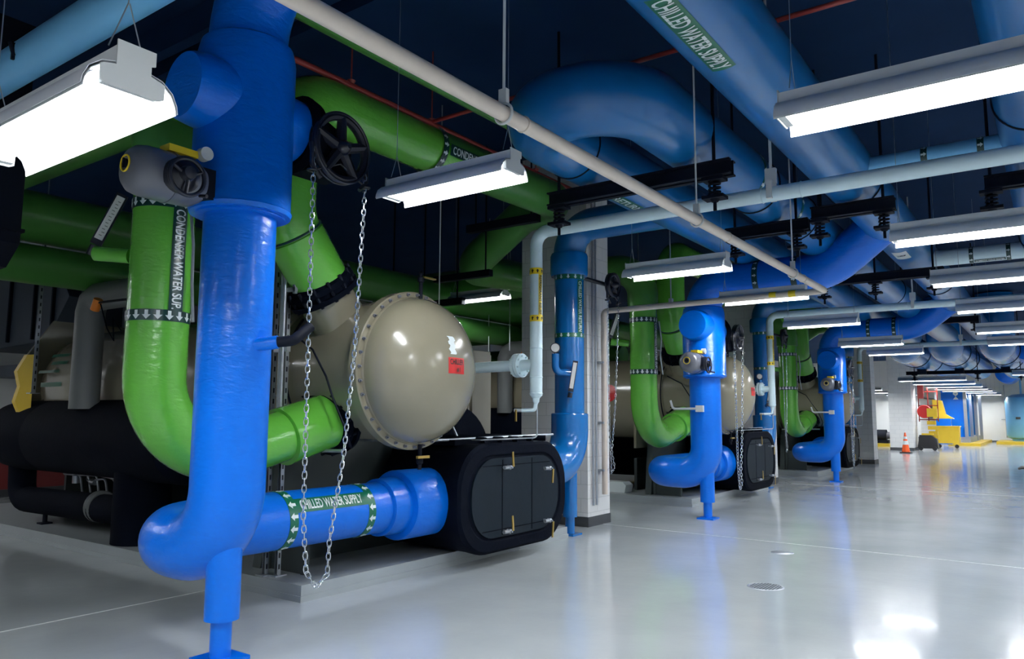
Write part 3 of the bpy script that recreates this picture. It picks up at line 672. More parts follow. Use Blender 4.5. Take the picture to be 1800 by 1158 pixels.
m = M().box((-9.4, 10.3, 3.62), (1.9, .1, .12))
for x in (-10.2, -9.4, -8.6): m.cyl((x, 10.3, 3.6), (x, 10.3, H), .016, n=8)
tag(finish('pipe_hanger', m, DARK, None, False), 'black trapeze hanger above the nearest dome', 'hanger')
m = M(); rnd = random.Random(2)
rods = []
for i in range(9):
    x = -10.4+i*.5; y = 12.2+rnd.random()*1.5
    o = finish('hanger_rod', M().cyl((x, y, 2.9), (x, y, H), .008, n=6), GALV, None); tag(o, 'thin threaded rod hanging among the green pipes behind the first dome', 'rod', 'threaded rods behind the nearest dome')

# ------------------------------------------------------------------ blue return risers
def make_return():
    X, Y = -5.45, 8.97
    t = thing('chilled_water_return_pipe', '', 'pipe', (X, Y, 0))
    m = M().tube(fillet([(X, Y, 3.95), (X, Y, 1.1)], .3), .205, 40); finish('insulated_pipe', m, BLUER, t)
    m = M().tube(fillet([(X, Y, 1.62), (X, Y, .92), (X, Y-1.25, .92)], .48, 14), .255, 40); m.torus((X, Y, 1.615), (0, 0, 1), .235, .022, 40, 8); finish('lower_elbow', m, BLUER, t)
    m = M().lathe((X, Y, 3.54), (0, 0, 1), [(0, .2), (0, .255), (.04, .265), (.28, .265), (.32, .25), (.33, .2)], 40); finish('valve_jacket', m, BLUER, t)
    m = M().tube(fillet([(X, Y, 3.8), (X, Y, 4.25), (-3.75, Y, 4.25)], .4, 12), .22, 36); finish('upper_elbow', m, BLUEM, t)
    band(t, (X, Y, 3.51), (0, 0, -1), .205, .06, GLAB, WLET, 13, .055)
    band(t, (X, Y, 2.70), (0, 0, -1), .205, .06, GLAB, WLET, 13, .055)
    strip(t, (X, Y, 3.1), (0, 0, -1), (.97, -.22, 0), .205, .74, .09, 'CHILLED WATER RETURN', GLAB, WLET, .06, .70)
    m = M().cyl((X, Y, .24), (X, Y, .98), .10, n=24); finish('leg_sleeve', m, BLUER, t)
    m = M().cyl((X, Y, .02), (X, Y, .3), .065, n=20); m.box((X, Y, .012), (.24, .24, .024)); finish('support_leg', m, BLUER, t)
    m = M().tube(fillet([(X+.1, Y-.18, 2.18), (X+.06, Y-.46, 2.18), (X+.06, Y-.46, 2.42)], .09), .05, 18); finish('gauge_branch', m, BLUER, t)
    m = M().lathe((X+.06, Y-.46, 2.50), (.5, -.86, 0), [(-.025, .055), (0, .068), (.02, .068), (.022, .058)], 26); m.cyl((X+.06, Y-.46, 2.40), (X+.06, Y-.46, 2.45), .014, n=8); g = finish('pressure_gauge', m, HWEEL, t)
    m = M().lathe((X+.06, Y-.46, 2.50), (.5, -.86, 0), [(.018, .056), (.024, .056), (.024, 0)], 24); finish('gauge_face', m, DIAL, g)
    b = V((X+.17, Y-.27, 1.86)); w, nn = V((.857, .516, 0)), V((.516, -.857, 0)); u = (V((0, 0, .98))+w*.16).normalized(); ww = u.cross(nn)
    m = M().tube([b-u*.02, b+u*.05], .032, 12); obox(m, b+u*.27, ww, nn, u, (.07, .03, .42)); th = finish('thermometer', m, HWEEL, t)
    ORG[th.name] = ORG[t.name]; m = M(); obox(m, b+u*.28+nn*.018, ww, nn, u, (.05, .006, .35)); finish('scale', m, DIAL, th, False)
    m = M().cyl((X+.1, Y-.15, 1.85), (X+.17, Y-.25, 1.85), .04, n=16); finish('well_stub', m, BLUER, t)
    return t
q0 = make_return(); q0['label'] = 'blue chilled water return pipe with gauge standing before the first block column'; q0['group'] = 'blue chilled water return pipes'
dup(q0, (0, O, 0), 'blue return pipe behind the second white relief pipe', 'blue chilled water return pipes')
dup(q0, (0, 2*O, 0), 'blue return pipe behind the third white relief pipe', 'blue chilled water return pipes')

# small chain wheels on the return risers
s0 = make_chainwheel(.16, 3.50, .8, 9.72, -5.16, .045, .8, (-.2, -.5, .05)); s0['label'] = 'small black chain wheel with chain against the first block column'; s0['group'] = 'small chain wheels'
dup(s0, (0, O, 0), 'small black chain wheel and chain beside the third green pipe', 'small chain wheels')

# ------------------------------------------------------------------ white relief pipes
def make_relief():
    X, Y, Z = -4.64, 6.93, 3.65
    t = thing('relief_pipe', '', 'pipe', (X, Y, 1.7))
    m = M().tube(fillet([(X, Y, 1.82), (X, Y, Z), (6.6, Y, Z)], .16, 10), .07, 28)
    for z in (2.02, 2.34, 1.84): m.torus((X, Y, z), (0, 0, 1), .071, .006, 24, 6)
    for x in (-2.1, -1.75): m.torus((x, Y, Z), (1, 0, 0), .071, .006, 24, 6)
    finish('pipe_run', m, WHITEP, t)
    m = M().cyl((X, Y, 2.16), (-6.1, Y-.05, 2.14), .062, n=24); finish('branch', m, WHITEP, t)
    m = M()
    for dx in (-.22, -.27): m.lathe((X+dx, Y, 2.157), (1, 0, 0), [(0, .06), (0, .135), (.036, .135), (.036, .06)], 32)
    for i in range(8):
        a = 2*PI*i/8+.2; m.cyl((X-.30, Y+.108*math.cos(a), 2.157+.108*math.sin(a)), (X-.16, Y+.108*math.cos(a), 2.157+.108*math.sin(a)), .011, n=8)
    finish('flange_pair', m, WHITEP, t)
    m = M().lathe((X, Y, 1.73), (0, 0, 1), [(0, .02), (.02, .035), (.06, .04), (.09, .068), (.10, .07)], 24); m.tube(fillet([(X, Y, 1.75), (X-.02, Y, 1.66), (X-.15, Y-.06, 1.655)], .03), .022, 14); finish('drip_leg', m, WHITEP, t)
    m = M().cyl((X-.15, Y-.06, 1.655), (X-.23, Y-.09, 1.655), .02, n=12); dv = finish('drain_valve', m, GALV, t); finish('valve_handle', M().box((X-.2, Y-.1, 1.60), (.02, .014, .13)), BRASS, dv, False)
    m = M().tube(fillet([(X+.0, Y+.02, 1.7), (X, Y+.02, 1.36), (X-.5, Y-.35, 1.33), (X-1.2, Y-.4, 1.33), (X-1.25, Y-.4, 2.0)], .04, 5), .008, 8); finish('sensing_tube', m, GALV, t)
    m = M()
    for z in (3.20, 2.67): 
        b = band(t, (X, Y, z), (0, 0, 1), .07, .07, YLAB, BLET, 8, .04)
    strip(t, (X, Y, 2.93), (0, 0, -1), (.95, -.3, 0), .07, .48, .045, 'REFRIGERANT RELIEF', YLAB, BLET, .032, .44)
    m = M().box((-2.02, Y, Z+.03), (.05, .17, .17)); m.box((-2.02, Y, Z+.17), (.10, .05, .14)); m.cyl((-2.02, Y, Z+.2), (-2.02, Y, H), .014, n=8); finish('clevis_hanger', m, LTGREY, t, False)
    return t
p0 = make_relief(); p0['label'] = 'nearest white relief pipe with yellow labels, rising and turning across the aisle'; p0['group'] = 'white relief pipes'
dup(p0, (0, 8.55, 0), 'second white relief pipe crossing the aisle beyond the second chiller', 'white relief pipes')
dup(p0, (0, 17.2, 0), 'farthest white relief pipe beside the third chiller', 'white relief pipes')
m = M().box((-6.4, 7.3, 2.03), (.14, .12, .2)); m.box((-6.32, 7.3, 2.05), (.03, .1, .12)); m.tube(fillet([(-6.4, 7.3, 1.95), (-6.4, 7.3, 1.33), (-5.4, 7.3, 1.33)], .05), .014, 8); m.cyl((-6.4, 7.3, 2.1), (-6.4, 7.3, H), .008, n=8); m.cyl((-6.9, 7.3, 1.82), (-6.1, 7.3, 1.85), .03, n=12)
tag(finish('pressure_switch_box', m, LTGREY, None), 'small grey switch box on conduit between the first dome and white pipe', 'switch box')

# ------------------------------------------------------------------ beige drain line
BX, BZ = -2.3, 3.2
def clevis(m, x, y, z, r):
    m.torus((x, y, z), (0, 1, 0), r+.01, .008, 20, 6); m.box((x, y, z+r+.05), (.05, .03, .08)); m.cyl((x, y, z+r+.06), (x, y, H), .008, n=8)
t = thing('drain_pipe', 'long beige pipe overhead running down the aisle then crossing to the column', 'pipe', (BX, 5, BZ))
m = M().tube(fillet([(BX, -4, BZ), (BX, 10.05, BZ), (-5.50, 10.05, BZ-.02), (-5.50, 10.05, .45)], .07, 6), .042, 24)
for y in (3.3, 6.5, 9.0): m.torus((BX, y, BZ), (0, 1, 0), .043, .006, 20, 6)
finish('pipe_run', m, BEIGE, t)
for y in (3.12, 5.8, 8.6): m = M(); clevis(m, BX, y, BZ, .045); finish('clevis_hanger', m, LTGREY, t)
m = M()
for z in (.8, 1.5, 2.4): m.box((-5.53, 10.05, z), (.10, .14, .03))
m.cyl((-4.4, 10.05, BZ+.04), (-4.4, 10.05, 4.7), .01, n=8); m.box((-4.4, 10.05, BZ+.03), (.05, .06, .1)); finish('column_clamp', m, GALV, t, False)
for a in (-3.0, -2.75):
    m = M().lathe((a, 10.05, BZ), (1, 0, 0), [(0, .043), (0, .045), (.09, .045), (.09, .043)], 20); finish('label_band', m, YLAB, t)
for k, y in enumerate((9.83, 9.93)):
    run('wall_conduit', ('thin grey conduit running up the first block column, nearer one', 'second thin grey conduit up the first block column, beside the beige pipe')[k], 'conduit', [(-5.57, y, .3), (-5.57, y, H)], .016, GALV, n=10)

# red sprinkler lines, small cross pipes, near pale blue pipe
t = thing('sprinkler_line', 'dark red sprinkler pipe overhead with a branch crossing behind the beige pipe', 'pipe', (-5.2, 5, 4.85))
m = M().tube([(-5.5, 3.6, 4.85), (-5.5, 9.6, 4.85)], .03, 12); m.tube([(-5.5, 6.1, 4.87), (1.5, 6.1, 4.87)], .022, 12); m.tube([(-5.66, 3.6, 4.76), (-5.66, 9.5, 4.76)], .008, 8); finish('pipe_run', m, RED, t)
m = M()
for y in (4.9, 6.1, 8.2): m.lathe((-5.5, y, 4.8), (0, 0, 1), [(0, .01), (0, .03), (.02, .012), (.06, .02), (.1, .045)], 12); m.cyl((-5.5, y, 4.88), (-5.5, y, H), .008, n=6)
finish('sprinkler_head', m, RED, t)
t = thing('makeup_water_pipe', 'pale blue pipe crossing overhead at the top left behind the near light', 'pipe', (-5, 2.2, 3.9))
m = M().tube([(-9.5, 2.15, 4.10), (-2.5, 2.15, 4.10)], .13, 28); finish('pipe_run', m, PALEBLUE, t)
m = M()
for x in (-5.7, -6.15): m.box((x, 2.02, 4.08), (.02, .02, .12)); m.cyl((x, 2.0, 4.14), (x, 2.03, 4.05), .018, n=8)
finish('clip', m, DARK, t)
run('black_pipe', 'dark insulated pipe stub overhead crossing the pale blue pipe', 'pipe', [(-3.85, -1.5, 4.0), (-3.85, 1.55, 4.0), (-3.85, 1.72, 4.6)], .19, BLACK, rad=.15)
for k, (y, x0, x1, z, r, mm, lb) in enumerate(((8.7, -1.6, 6.6, 4.3, .10, PALEBLUE, 'pale labelled pipe crossing between the two right blue mains, nearest one'), (14.0, -1.5, 6.6, 4.2, .13, WHITEP, 'white pipe crossing between the right blue mains, beyond the second light'))):
    t = thing('cross_pipe', lb, 'pipe', (x0, y, z)); finish('pipe_run', M().cyl((x0, y, z), (x1, y, z), r, n=24), mm, t)
    for x in (-.95, -.45): band(t, (x, y, z), (1, 0, 0), r, .06, DGLAB, WLET, 8, .05)
    strip(t, (-.70, y, z), (1, 0, 0), (0, -.5, -.86), r, .42, .06, 'DOMESTIC COLD WATER', DGLAB, WLET, .034, .39)

# ------------------------------------------------------------------ blue overhead mains
def main_pipe(label, pts, rad, r=.31, group='blue overhead mains'):
    t = thing('chilled_water_main', label, 'pipe', V(pts[0]), group)
    m = M().tube(fillet(pts, rad, 16), r, 44); finish('insulated_pipe', m, BLUEM, t)
    return t
mA = main_pipe('wide blue overhead main lettered CHILLED WATER SUPPLY at the top', [(-1.77, -3, 4.35), (-1.77, 28.2, 4.35)], .5)
strip(mA, (-1.77, 4.45, 4.35), (0, 1, 0), (.04, 0, -1), .31, 1.12, .17, 'CHILLED WATER SUPPLY', GLAB, WLET, .125, 1.06)
strip(mA, (-1.77, 12.6, 4.35), (0, 1, 0), (.02, 0, -1), .31, .55, .2, 'R', LTGREY, DARK, .12)
m = M()
for y in (9.3, 17.0): m.torus((-1.77, y, 4.35), (0, 1, 0), .312, .012, 44, 8)
finish('joint_ring', m, DARK, mA)
mB = main_pipe('blue overhead main bending in a wide U-turn above the first white pipe', [(-2.72, 28.2, 4.27), (-2.72, 5.35, 4.27), (-3.78, 5.35, 4.27), (-3.78, 28.2, 4.27)], [.52, .52])
m = M()
for y in (8.6, 10.3, 17.5): m.torus((-2.72, y, 4.27), (0, 1, 0), .312, .012, 44, 8)
m.torus((-3.78, 6.3, 4.27), (0, 1, 0), .312, .010, 44, 8)
finish('joint_ring', m, DARK, mB)
band(mB, (-2.72, 8.1, 4.27), (0, 1, 0), .31, .07, GLAB, WLET, 12, .09); band(mB, (-2.72, 9.6, 4.27), (0, 1, 0), .31, .07, GLAB, WLET, 12, .09)
strip(mB, (-3.78, 7.45, 4.27), (0, 1, 0), (.08, 0, -1), .31, .75, .13, 'RETURN', GLAB, WLET, .09, .62)
mD = main_pipe('blue overhead main at the upper right corner above the second light', [(.02, -3, 4.35), (.02, 28, 4.35)], .5)
m = M()
for y in (7.6, 13.5): m.torus((.02, y, 4.35), (0, 1, 0), .312, .012, 44, 8)
finish('joint_ring', m, DARK, mD)
for i, (x, lb) in enumerate(((-4.25, 'leftmost of the three big blue elbows turning down the far aisle'), (-2.95, 'middle of the three big blue elbows turning down the far aisle'), (-1.45, 'rightmost of the three big blue elbows in the far aisle'))):
    t = thing('far_main_elbow', lb, 'pipe', (x, 36, 4.4), 'big blue elbows in the far aisle')
    finish('insulated_pipe', M().tube(fillet([(x, 29.2, 5.65), (x, 29.2, 4.05), (x, 44, 4.05)], .85, 14), .55, 40), BLUER, t)
    m = M()
    for y in (32.2, 36): m.torus((x, y, 4.05), (0, 1, 0), .553, .02, 36, 8)
    m.box((x, 34, 3.42), (.3, .3, .22)); finish('saddle', m, DARK, t)
for x, y, z, r, lb in ((-.75, 33.5, 4.15, .42, 'round blue capped pipe end at the right of the far elbows'), (-2.3, 55, 4.35, .62, 'large blue capped pipe end hanging above the far pale blue tank'), (-.9, 50, 4.15, .5, 'blue capped pipe end at the right edge of the far aisle')):
    m = M().lathe((x, y, z), (0, 1, 0), [(-.14, 0), (-.12, r*.5), (-.06, r*.85), (0, r), (2.5, r)], 36); tag(finish('capped_pipe', m, BLUE, None), lb, 'pipe')

# trapeze beams with spring isolators
def trapeze(x0, x1, y, z, label, rods, drop=.0):
    t = thing('trapeze_hanger', label, 'hanger', ((x0+x1)/2, y, z))
    m = M()
    for s in (-1, 1): m.prism([(0, -.07), (.06*s, -.07), (.06*s, -.055), (.012*s, -.055), (.012*s, .055), (.06*s, .055), (.06*s, .07), (0, .07)], (x0, y+s*.025, z), (0, 1, 0), (0, 0, 1), (x1-x0, 0, 0))
    finish('channel_beam', m, DARK, t, False)
    for x in rods:
        m = M().cyl((x, y, z-.38), (x, y, H), .016, n=10); rd = finish('rod', m, DARK, t)
        m = M().box((x, y, z-.09), (.20, .14, .03)); m.box((x, y, z-.26), (.20, .14, .03))
        pts = [(x+.05*math.cos(a), y+.05*math.sin(a), z-.25+.16*a/(2*PI*4)) for a in [2*PI*4*i/40 for i in range(41)]]
        m.tube(pts, .012, 6); m.lathe((x, y, z-.30), (0, 0, 1), [(0, .03), (.03, .05), (.035, .03)], 12); finish('spring_isolator', m, DARK, t)
    return t
trapeze(-4.2, -2.25, 6.55, 3.85, 'long black steel beam under the blue U-bend behind the beige pipe', (-4.1, -2.42))
trapeze(-3.25, -2.25, 9.2, 3.88, 'short black beam under the blue main just right of the beige pipe', (-3.15, -2.4))
trapeze(-2.18, -1.3, 9.05, 3.95, 'black beam under the lettered blue main left of the second light', (-2.1, -1.42))
trapeze(-3.3, -1.3, 13.5, 3.90, 'black beam under the blue mains beyond the white crossing pipe', (-3.1, -2.3, -1.45))
trapeze(-.45, 1.2, 8.9, 3.97, 'black beam under the right-hand blue main at the frame edge', (-.4, 1.1))
trapeze(-4.2, -1.3, 20.5, 3.90, 'black beam under the blue mains beyond the second chiller', (-4.1, -2.9, -1.4))
trapeze(-4.9, -.8, 34.6, 3.40, 'black beam under the three far blue elbows', (-4.6, -2.4, -1.0))

# ------------------------------------------------------------------ light fixtures
def make_light(L=1.22, sag=True):
    t = thing('strip_light', '', 'ceiling light', (0, 0, 0))
    prof = [(.05, .0), (.10, -.012), (.14, -.045), (.158, -.085), (.162, -.112)]
    for s in (-1, 1):
        m = M().sheet([(s*a, b) for a, b in prof], (-L/2, 0, 0), (0, 1, 0), (0, 0, 1), (L, 0, 0), -.003*s if s > 0 else .003); rf = finish('reflector', m, REFL, t)
        # painted outer skin
        m = M().sheet([(s*(a+.004), b+.003) for a, b in prof], (-L/2, 0, .003), (0, 1, 0), (0, 0, 1), (L, 0, 0), .002*s if s > 0 else -.002)
        finish('outer_shell', m, HOUS, rf)
    m = M().box((0, 0, .035), (L, .11, .07)); m.box((0, 0, -.004), (L, .10, .006)); m.box((0, 0, .073), (L, .06, .012)); finish('ballast_channel', m, REFL, t, False)
    m = M()
    for s in (-1, 1):
        for i in range(4): m.box((-L/2+.17+i*.29, s*.105, -.0235), (.22, .012, .003), R=Matrix.Rotation(-s*.5, 3, 'X'))
    finish('vent_slots', m, SLOT, t, False)
    for s in (-1, 1): finish('lamp_tube', M().cyl((-L/2+.045, s*.062, -.052), (L/2-.045, s*.062, -.052), .0165, n=12), TUBE, t)
    for e in (-1, 1):
        m = M().prism([(-.11, -.075), (-.09, -.085), (.09, -.085), (.11, -.075), (.112, -.02), (.06, -.005), (.06, .03), (.075, .035), (.075, .085), (-.06, .085), (-.06, -.005), (-.112, -.02)], (e*L/2-(.006 if e < 0 else -.0), 0, 0), (0, 1, 0), (0, 0, 1), (.006, 0, 0)); m.box((e*(L/2-.02), 0, -.045), (.035, .19, .06))
        finish('end_plate', m, LTGREY, t, False)
    m = M()
    for e in (-1, 1):
        x = e*(L/2-.06)
        m = M().tube([(x, -.06, .08), (x, -.002, .26), (x, -.002, 2.46)], .0026, 6).tube([(x, .002, .26), (x, .06, .08)], .0026, 6)
        finish('hanging_wire', m, GALV, t)
    return t
L0 = make_light(); first = [True]
def put_light(x, y, z, label, group, src=None):
    src = src or L0
    if src is L0 and first[0]: r = L0; first[0] = False
    else: r = dup(src, (0, 0, 0))
    r.location = (x, y, z+.112); r['label'] = label; r['group'] = group
    for c in r.children: pass
    return r
GL = 'strip lights in rows along the aisle'
put_light(-3.11, 1.25, 2.66, 'brightest nearest strip light with grey end plate at the upper left corner', GL)
put_light(-3.62, 4.22, 3.28, 'strip light hanging in front of the green pipe above the first dome', GL)
put_light(-3.46, 8.05, 3.22, 'strip light above the second green pipe, below the beige pipe end', GL)
put_light(-3.36, 10.9, 3.26, 'strip light behind the beige crossing pipe at the second blue pipe', GL)
put_light(-3.25, 13.8, 3.18, 'strip light above the third green pipe', GL)
put_light(-3.1, 17.3, 3.1, 'strip light above the third blue pipe elbow', GL)
put_light(-3.1, 20.3, 3.12, 'strip light under the farthest white relief pipe', GL)
names = ('large strip light at the upper right, nearest of the right-hand row', 'second strip light of the right-hand row', 'third strip light of the right-hand row', 'fourth strip light of the right-hand row, under the white pipe', 'fifth strip light of the right-hand row', 'sixth strip light of the right-hand row')
for (y, lb) in zip((4.05, 7.45, 10.1, 12.9, 16.3, 19.2), names): put_light(-.50, y, 3.15, lb, GL)
put_light(-.62, 33.4, 3.17, 'seventh strip light of the right-hand row, beside the far elbows', GL)
put_light(-8.35, 10.6, 3.66, 'strip light behind the top of the nearest dome', GL)
put_light(-8.6, 20.5, 3.3, 'strip light seen through the gap behind the second green pipe', GL)
put_light(-8.6, 29.5, 3.3, 'strip light seen behind the third green pipe', GL)
L8 = make_light(2.44)
fl = ((35.0, 'first of the long far strip lights beyond the white column'), (39.0, 'second of the long far strip lights'), (43.0, 'third of the long far strip lights'), (46.5, 'fourth of the long far strip lights'), (50.0, 'fifth of the long far strip lights'), (53.5, 'sixth of the long far strip lights'), (58.4, 'last long strip light nearest the far wall'))
for i, (y, lb) in enumerate(fl):
    r = L8 if i == 0 else dup(L8, (0, 0, 0)); r.location = (-4.05, y, 3.2); r['label'] = lb; r['group'] = 'long strip lights at the far end'
r = dup(L8, (0, 0, 0)); r.location = (-9.0, 40, 3.2); r['label'] = 'long strip light seen left of the white column'; r['group'] = 'long strip lights at the far end'
r = dup(L8, (0, 0, 0)); r.location = (-9.0, 46, 3.2); r['label'] = 'second long strip light left of the white column'; r['group'] = 'long strip lights at the far end'
# unseen strip lights added for brightness, right of and behind the camera
for i, (x, y) in enumerate(((-.5, .6), (2.6, 4.1), (2.6, 7.5), (2.6, 10.9), (2.6, .6), (-.5, -2.6), (2.6, 14.3), (2.6, 19), (2.6, 27), (2.6, 36), (2.6, 48), (2.6, 54), (5.2, 2), (5.2, 9), (5.2, 20), (5.2, 32), (5.2, 44), (-3.0, -1.6), (-5.6, -.6), (-1.2, -4), (2.6, -3))):
    put_light(x, y, 3.17, 'unseen strip light added to brighten the aisle and foreground', 'added unseen strip lights over the open side')

for i, (x, y) in enumerate(((-12.2, .2), (-14.6, 2.0))):  # unseen fill lights added to lift the dark left side
    put_light(x, y, 3.3, 'unseen strip light added to fill the dark left side', 'added unseen fill lights left of the pads')
for i, (x, y) in enumerate(((-9.0, 34), (-9.0, 53), (-13, 44), (-13, 52), (-13, 58), (-8.5, 58.9), (1.4, 30), (1.4, 34), (1.4, 38), (1.4, 42), (1.4, 46), (1.4, 50), (1.4, 54), (1.4, 58))):  # extra long lights added to brighten the far column and wall
    r = dup(L8, (0, 0, 0)); r.location = (x, y, 3.25 if x < -5 else 3.5); r['label'] = 'long strip light added to brighten the far end of the room'; r['group'] = 'long strip lights added in the far side bays'
# ------------------------------------------------------------------ left side ducts, struts
t = thing('ventilation_duct', 'faceted dark grey sheet metal duct at the left edge behind the strut', 'duct', (-13.5, 6.6, 3))
finish('duct_body', M().prism([(-16.4, 2.75), (-14.2, 2.8), (-13.5, 3.0), (-13.0, 3.5), (-13.5, 4.1), (-16.4, 4.2)], (0, 5.7, 0), (1, 0, 0), (0, 0, 1), (0, .8, 0)), DUCT, t, False)
for x, y, z, d in ((-12.65, 6.2, 3.25, (.55, .7, .95)), (-11.8, 6.4, 3.1, (.5, .6, .8)), (-11.0, 6.4, 3.1, (.4, .6, .7)), (-10.2, 6.5, 3.1, (.4, .6, .7)), (-15.2, 6.0, 2.35, (2.2, .5, .2))): finish('duct_section', M().box((x, y, z), d), DUCT, t, False)
for x in (-15.2, -14.2, -13.5): finish('duct_flange', M().box((x, 5.68, 3.45), (.05, .06, 1.2)), DARK, t, False)
t = thing('supply_duct', 'black rectangular duct drop at the left edge of the frame', 'duct', (-7.9, 2.57, 2.85))
m = M().prism([(-1.1, .3), (0, .3), (0, 2.2), (-1.1, 2.2)], (-7.35, 2.36, 2.9), (1, 0, 0), (0, 0, 1), (0, .42, 0)); finish('duct_body', m, DARK, t, False)
m = M().prism([(-1.1, -.05), (-.25, 0), (0, .18), (0, .3), (-1.1, .3)], (-7.35, 2.36, 2.9), (1, 0, 0), (0, 0, 1), (0, .42, 0)); finish('duct_boot', m, DARK, t, False)
finish('duct_flange', M().box((-7.9, 2.57, 3.2), (1.14, .47, .03)), DARK, t, False)
def strut(x, y, z0, z1, label, d=(.041, .041)):
    m = M(); m.box((x, y+.018, (z0+z1)/2), (.041, .004, z1-z0)); m.box((x-.019, y, (z0+z1)/2), (.003, .036, z1-z0)); m.box((x+.019, y, (z0+z1)/2), (.003, .036, z1-z0))
    t = thing('strut_channel', label, 'support post', (x, y, z0)); finish('channel', m, GALV, t, False)
    s = M(); z = z0+.08
    while z < z1-.05:
        s.box((x, y+.014, z), (.016, .004, .045)); s.box((x+.0215, y, z), (.002, .016, .045)); z += .1
    finish('slots', s, HWEEL, t, False)
    m = M().box((x, y, z0+.006), (.12, .12, .012)); finish('foot', m, GALV, t, False); return t
strut(-10.9, 4.42, 1.85, 4.0, 'slotted galvanised strut hanging before the far end of the first chiller')
m = M().cyl((-10.9, 4.42, 3.95), (-10.9, 4.42, H), .008, n=6); m.box((-10.75, 4.40, 3.95), (.3, .03, .03)); tag(finish('hanger_rod', m, GALV, None), 'thin rod and clip above the slotted strut at the left', 'rod')
strut(-5.86, 4.52, .14, 3.0, 'tall slotted strut standing behind the nearest blue pipe')
strut(-5.96, 4.46, .14, 3.35, 'thinner slotted strut just left of the tall one behind the blue pipe')
m = M()
for x, y in ((-5.84, 4.44), (-5.78, 4.42)): m.tube([(x, y, 1.3), (x, y, 2.95)], .019, 12)
for z in (1.6, 2.2): m.box((-5.83, 4.45, z), (.2, .04, .05))
m.box((-5.72, 4.44, 2.75), (.16, .03, .04)); m.box((-5.66, 4.44, 2.78), (.03, .03, .14))
tag(finish('conduit_pair', m, GALV, None), 'pair of grey conduits clamped to the struts behind the nearest blue pipe', 'conduit')

# ------------------------------------------------------------------ floor fittings
t = thing('floor_drain', 'round slotted floor drain grate in the foreground aisle', 'drain', (-2.34, 7.41, 0))
finish('rim', M().lathe((-2.34, 7.41, 0), (0, 0, 1), [(.001, .17), (.004, .165), (.004, .15), (.001, .148)], 36, caps=False), GALV, t)
m = M().lathe((-2.34, 7.41, 0), (0, 0, 1), [(.001, .15), (.002, .15), (.002, 0)], 36); finish('sump', m, HWEEL, t)
m = M()
for i in range(-5, 6):
    h = math.sqrt(.148**2-(i*.027)**2); m.box((-2.34+i*.027, 7.41, .003), (.012, 2*h, .004))
finish('grate', m, GALV, t, False)
m = M().lathe((-2.74, 9.35, 0), (0, 0, 1), [(.001, .13), (.004, .125), (.004, .0)], 30); tag(finish('cleanout_cover', m, GALV, None), 'small round metal cleanout cover beyond the floor drain', 'floor cover')

# ------------------------------------------------------------------ far objects
t = thing('traffic_cone', 'orange traffic cone with white bands before the far white column', 'traffic cone', (-5.65, 38.6, 0))
m = M().box((0-5.65, 38.6, .025), (.46, .46, .05)); finish('base', m, TOOLB, t, False)
def cr(z): return .17-.14*(z-.05)/.87
def cone_part(nm, z0, z1, mm, d=0): finish(nm, M().lathe((-5.65, 38.6, 0), (0, 0, 1), [(z0, cr(z0)+d), (z1, cr(z1)+d)], 28), mm, t)
cone_part('cone_body', .05, .92, ORANGE); cone_part('reflective_band', .38, .55, WLET, .004); cone_part('reflective_band', .63, .74, WLET, .004)
t = thing('tool_rack', 'red wall rack hung with tools and a yellow case beside the white column', 'rack', (-5.35, 43.0, 0))
m = M()
for z in (1.5, 2.2, 2.9, 3.5): m.box((-5.2, 43.1, z), (.9, .05, .05))
for x in (-5.62, -5.2, -4.78): m.box((x, 43.1, 2.45), (.05, .05, 2.1))
m.box((-5.5, 43.0, 3.0), (.26, .12, .9)); finish('frame', m, RED, t, False)
finish('hose_reel', M().lathe((-5.35, 42.8, 1.9), (0, 1, 0), [(0, .3), (.05, .33), (.05, .2), (.2, .2), (.2, .33), (.25, .3)], 24), REDS, t)
finish('yellow_case', M().box((-5.0, 42.8, 1.85), (.45, .25, .42)), YEL, t, False)
m = M()
for i, z in enumerate((1.35, 1.1, .85, .65)): m.box((-5.05+.03*i, 42.8, z), (.38, .25, .18)); m.cyl((-5.05, 42.66, z), (-5.05, 42.64, z), .05, n=10)
finish('yellow_parts_box', m, YEL, t, False)
t = thing('wet_vacuum', 'black and yellow wheeled tool case at the foot of the red rack', 'tool case', (-5.2, 42.4, 0))
finish('body', M().prism([(-.45, .1), (.45, .1), (.4, .55), (.15, .75), (-.35, .75)], (-5.2, 42.2, 0), (1, 0, 0), (0, 0, 1), (0, .45, 0)), TOOLB, t, False)
for x in (-5.5, -4.9): finish('wheel', M().cyl((x, 42.15, .1), (x, 42.22, .1), .1, n=16), TOOLB, t)
finish('lid', M().box((-5.2, 42.4, .79), (.5, .35, .08)), YEL, t, False)
t = thing('utility_cart', 'yellow utility cart with casters in front of the blue frames', 'cart', (-4.75, 46.5, 0))
finish('bin', M().prism([(-.52, .25), (.52, .25), (.55, 1.12), (-.55, 1.12)], (-4.75, 46.2, 0), (1, 0, 0), (0, 0, 1), (0, .8, 0)), YEL, t, False)
for x in (-5.15, -4.35): finish('caster', M().cyl((x, 46.3, .1), (x, 46.36, .1), .1, n=14), TOOLB, t)
finish('rim', M().box((-4.75, 46.6, 1.14), (1.16, .86, .05)), YEL, t, False)
t = thing('floor_machine', 'yellow machine hood standing behind the utility cart', 'machine', (-5.2, 48, 0))
finish('hood', M().prism([(-.5, 1.55), (.5, 1.55), (.1, 1.8), (-.05, 2.55), (-.5, 2.6)], (-5.1, 48.2, 0), (1, 0, 0), (0, 0, 1), (0, .5, 0)), YEL, t, False)
finish('pedestal', M().box((-5.1, 48.4, .85), (.7, .5, 1.4)), BLUE, t, False)
t = thing('plate_heat_exchanger', 'tall blue heat exchanger framed by grey posts at the far end', 'heat exchanger', (-5, 54, 0))
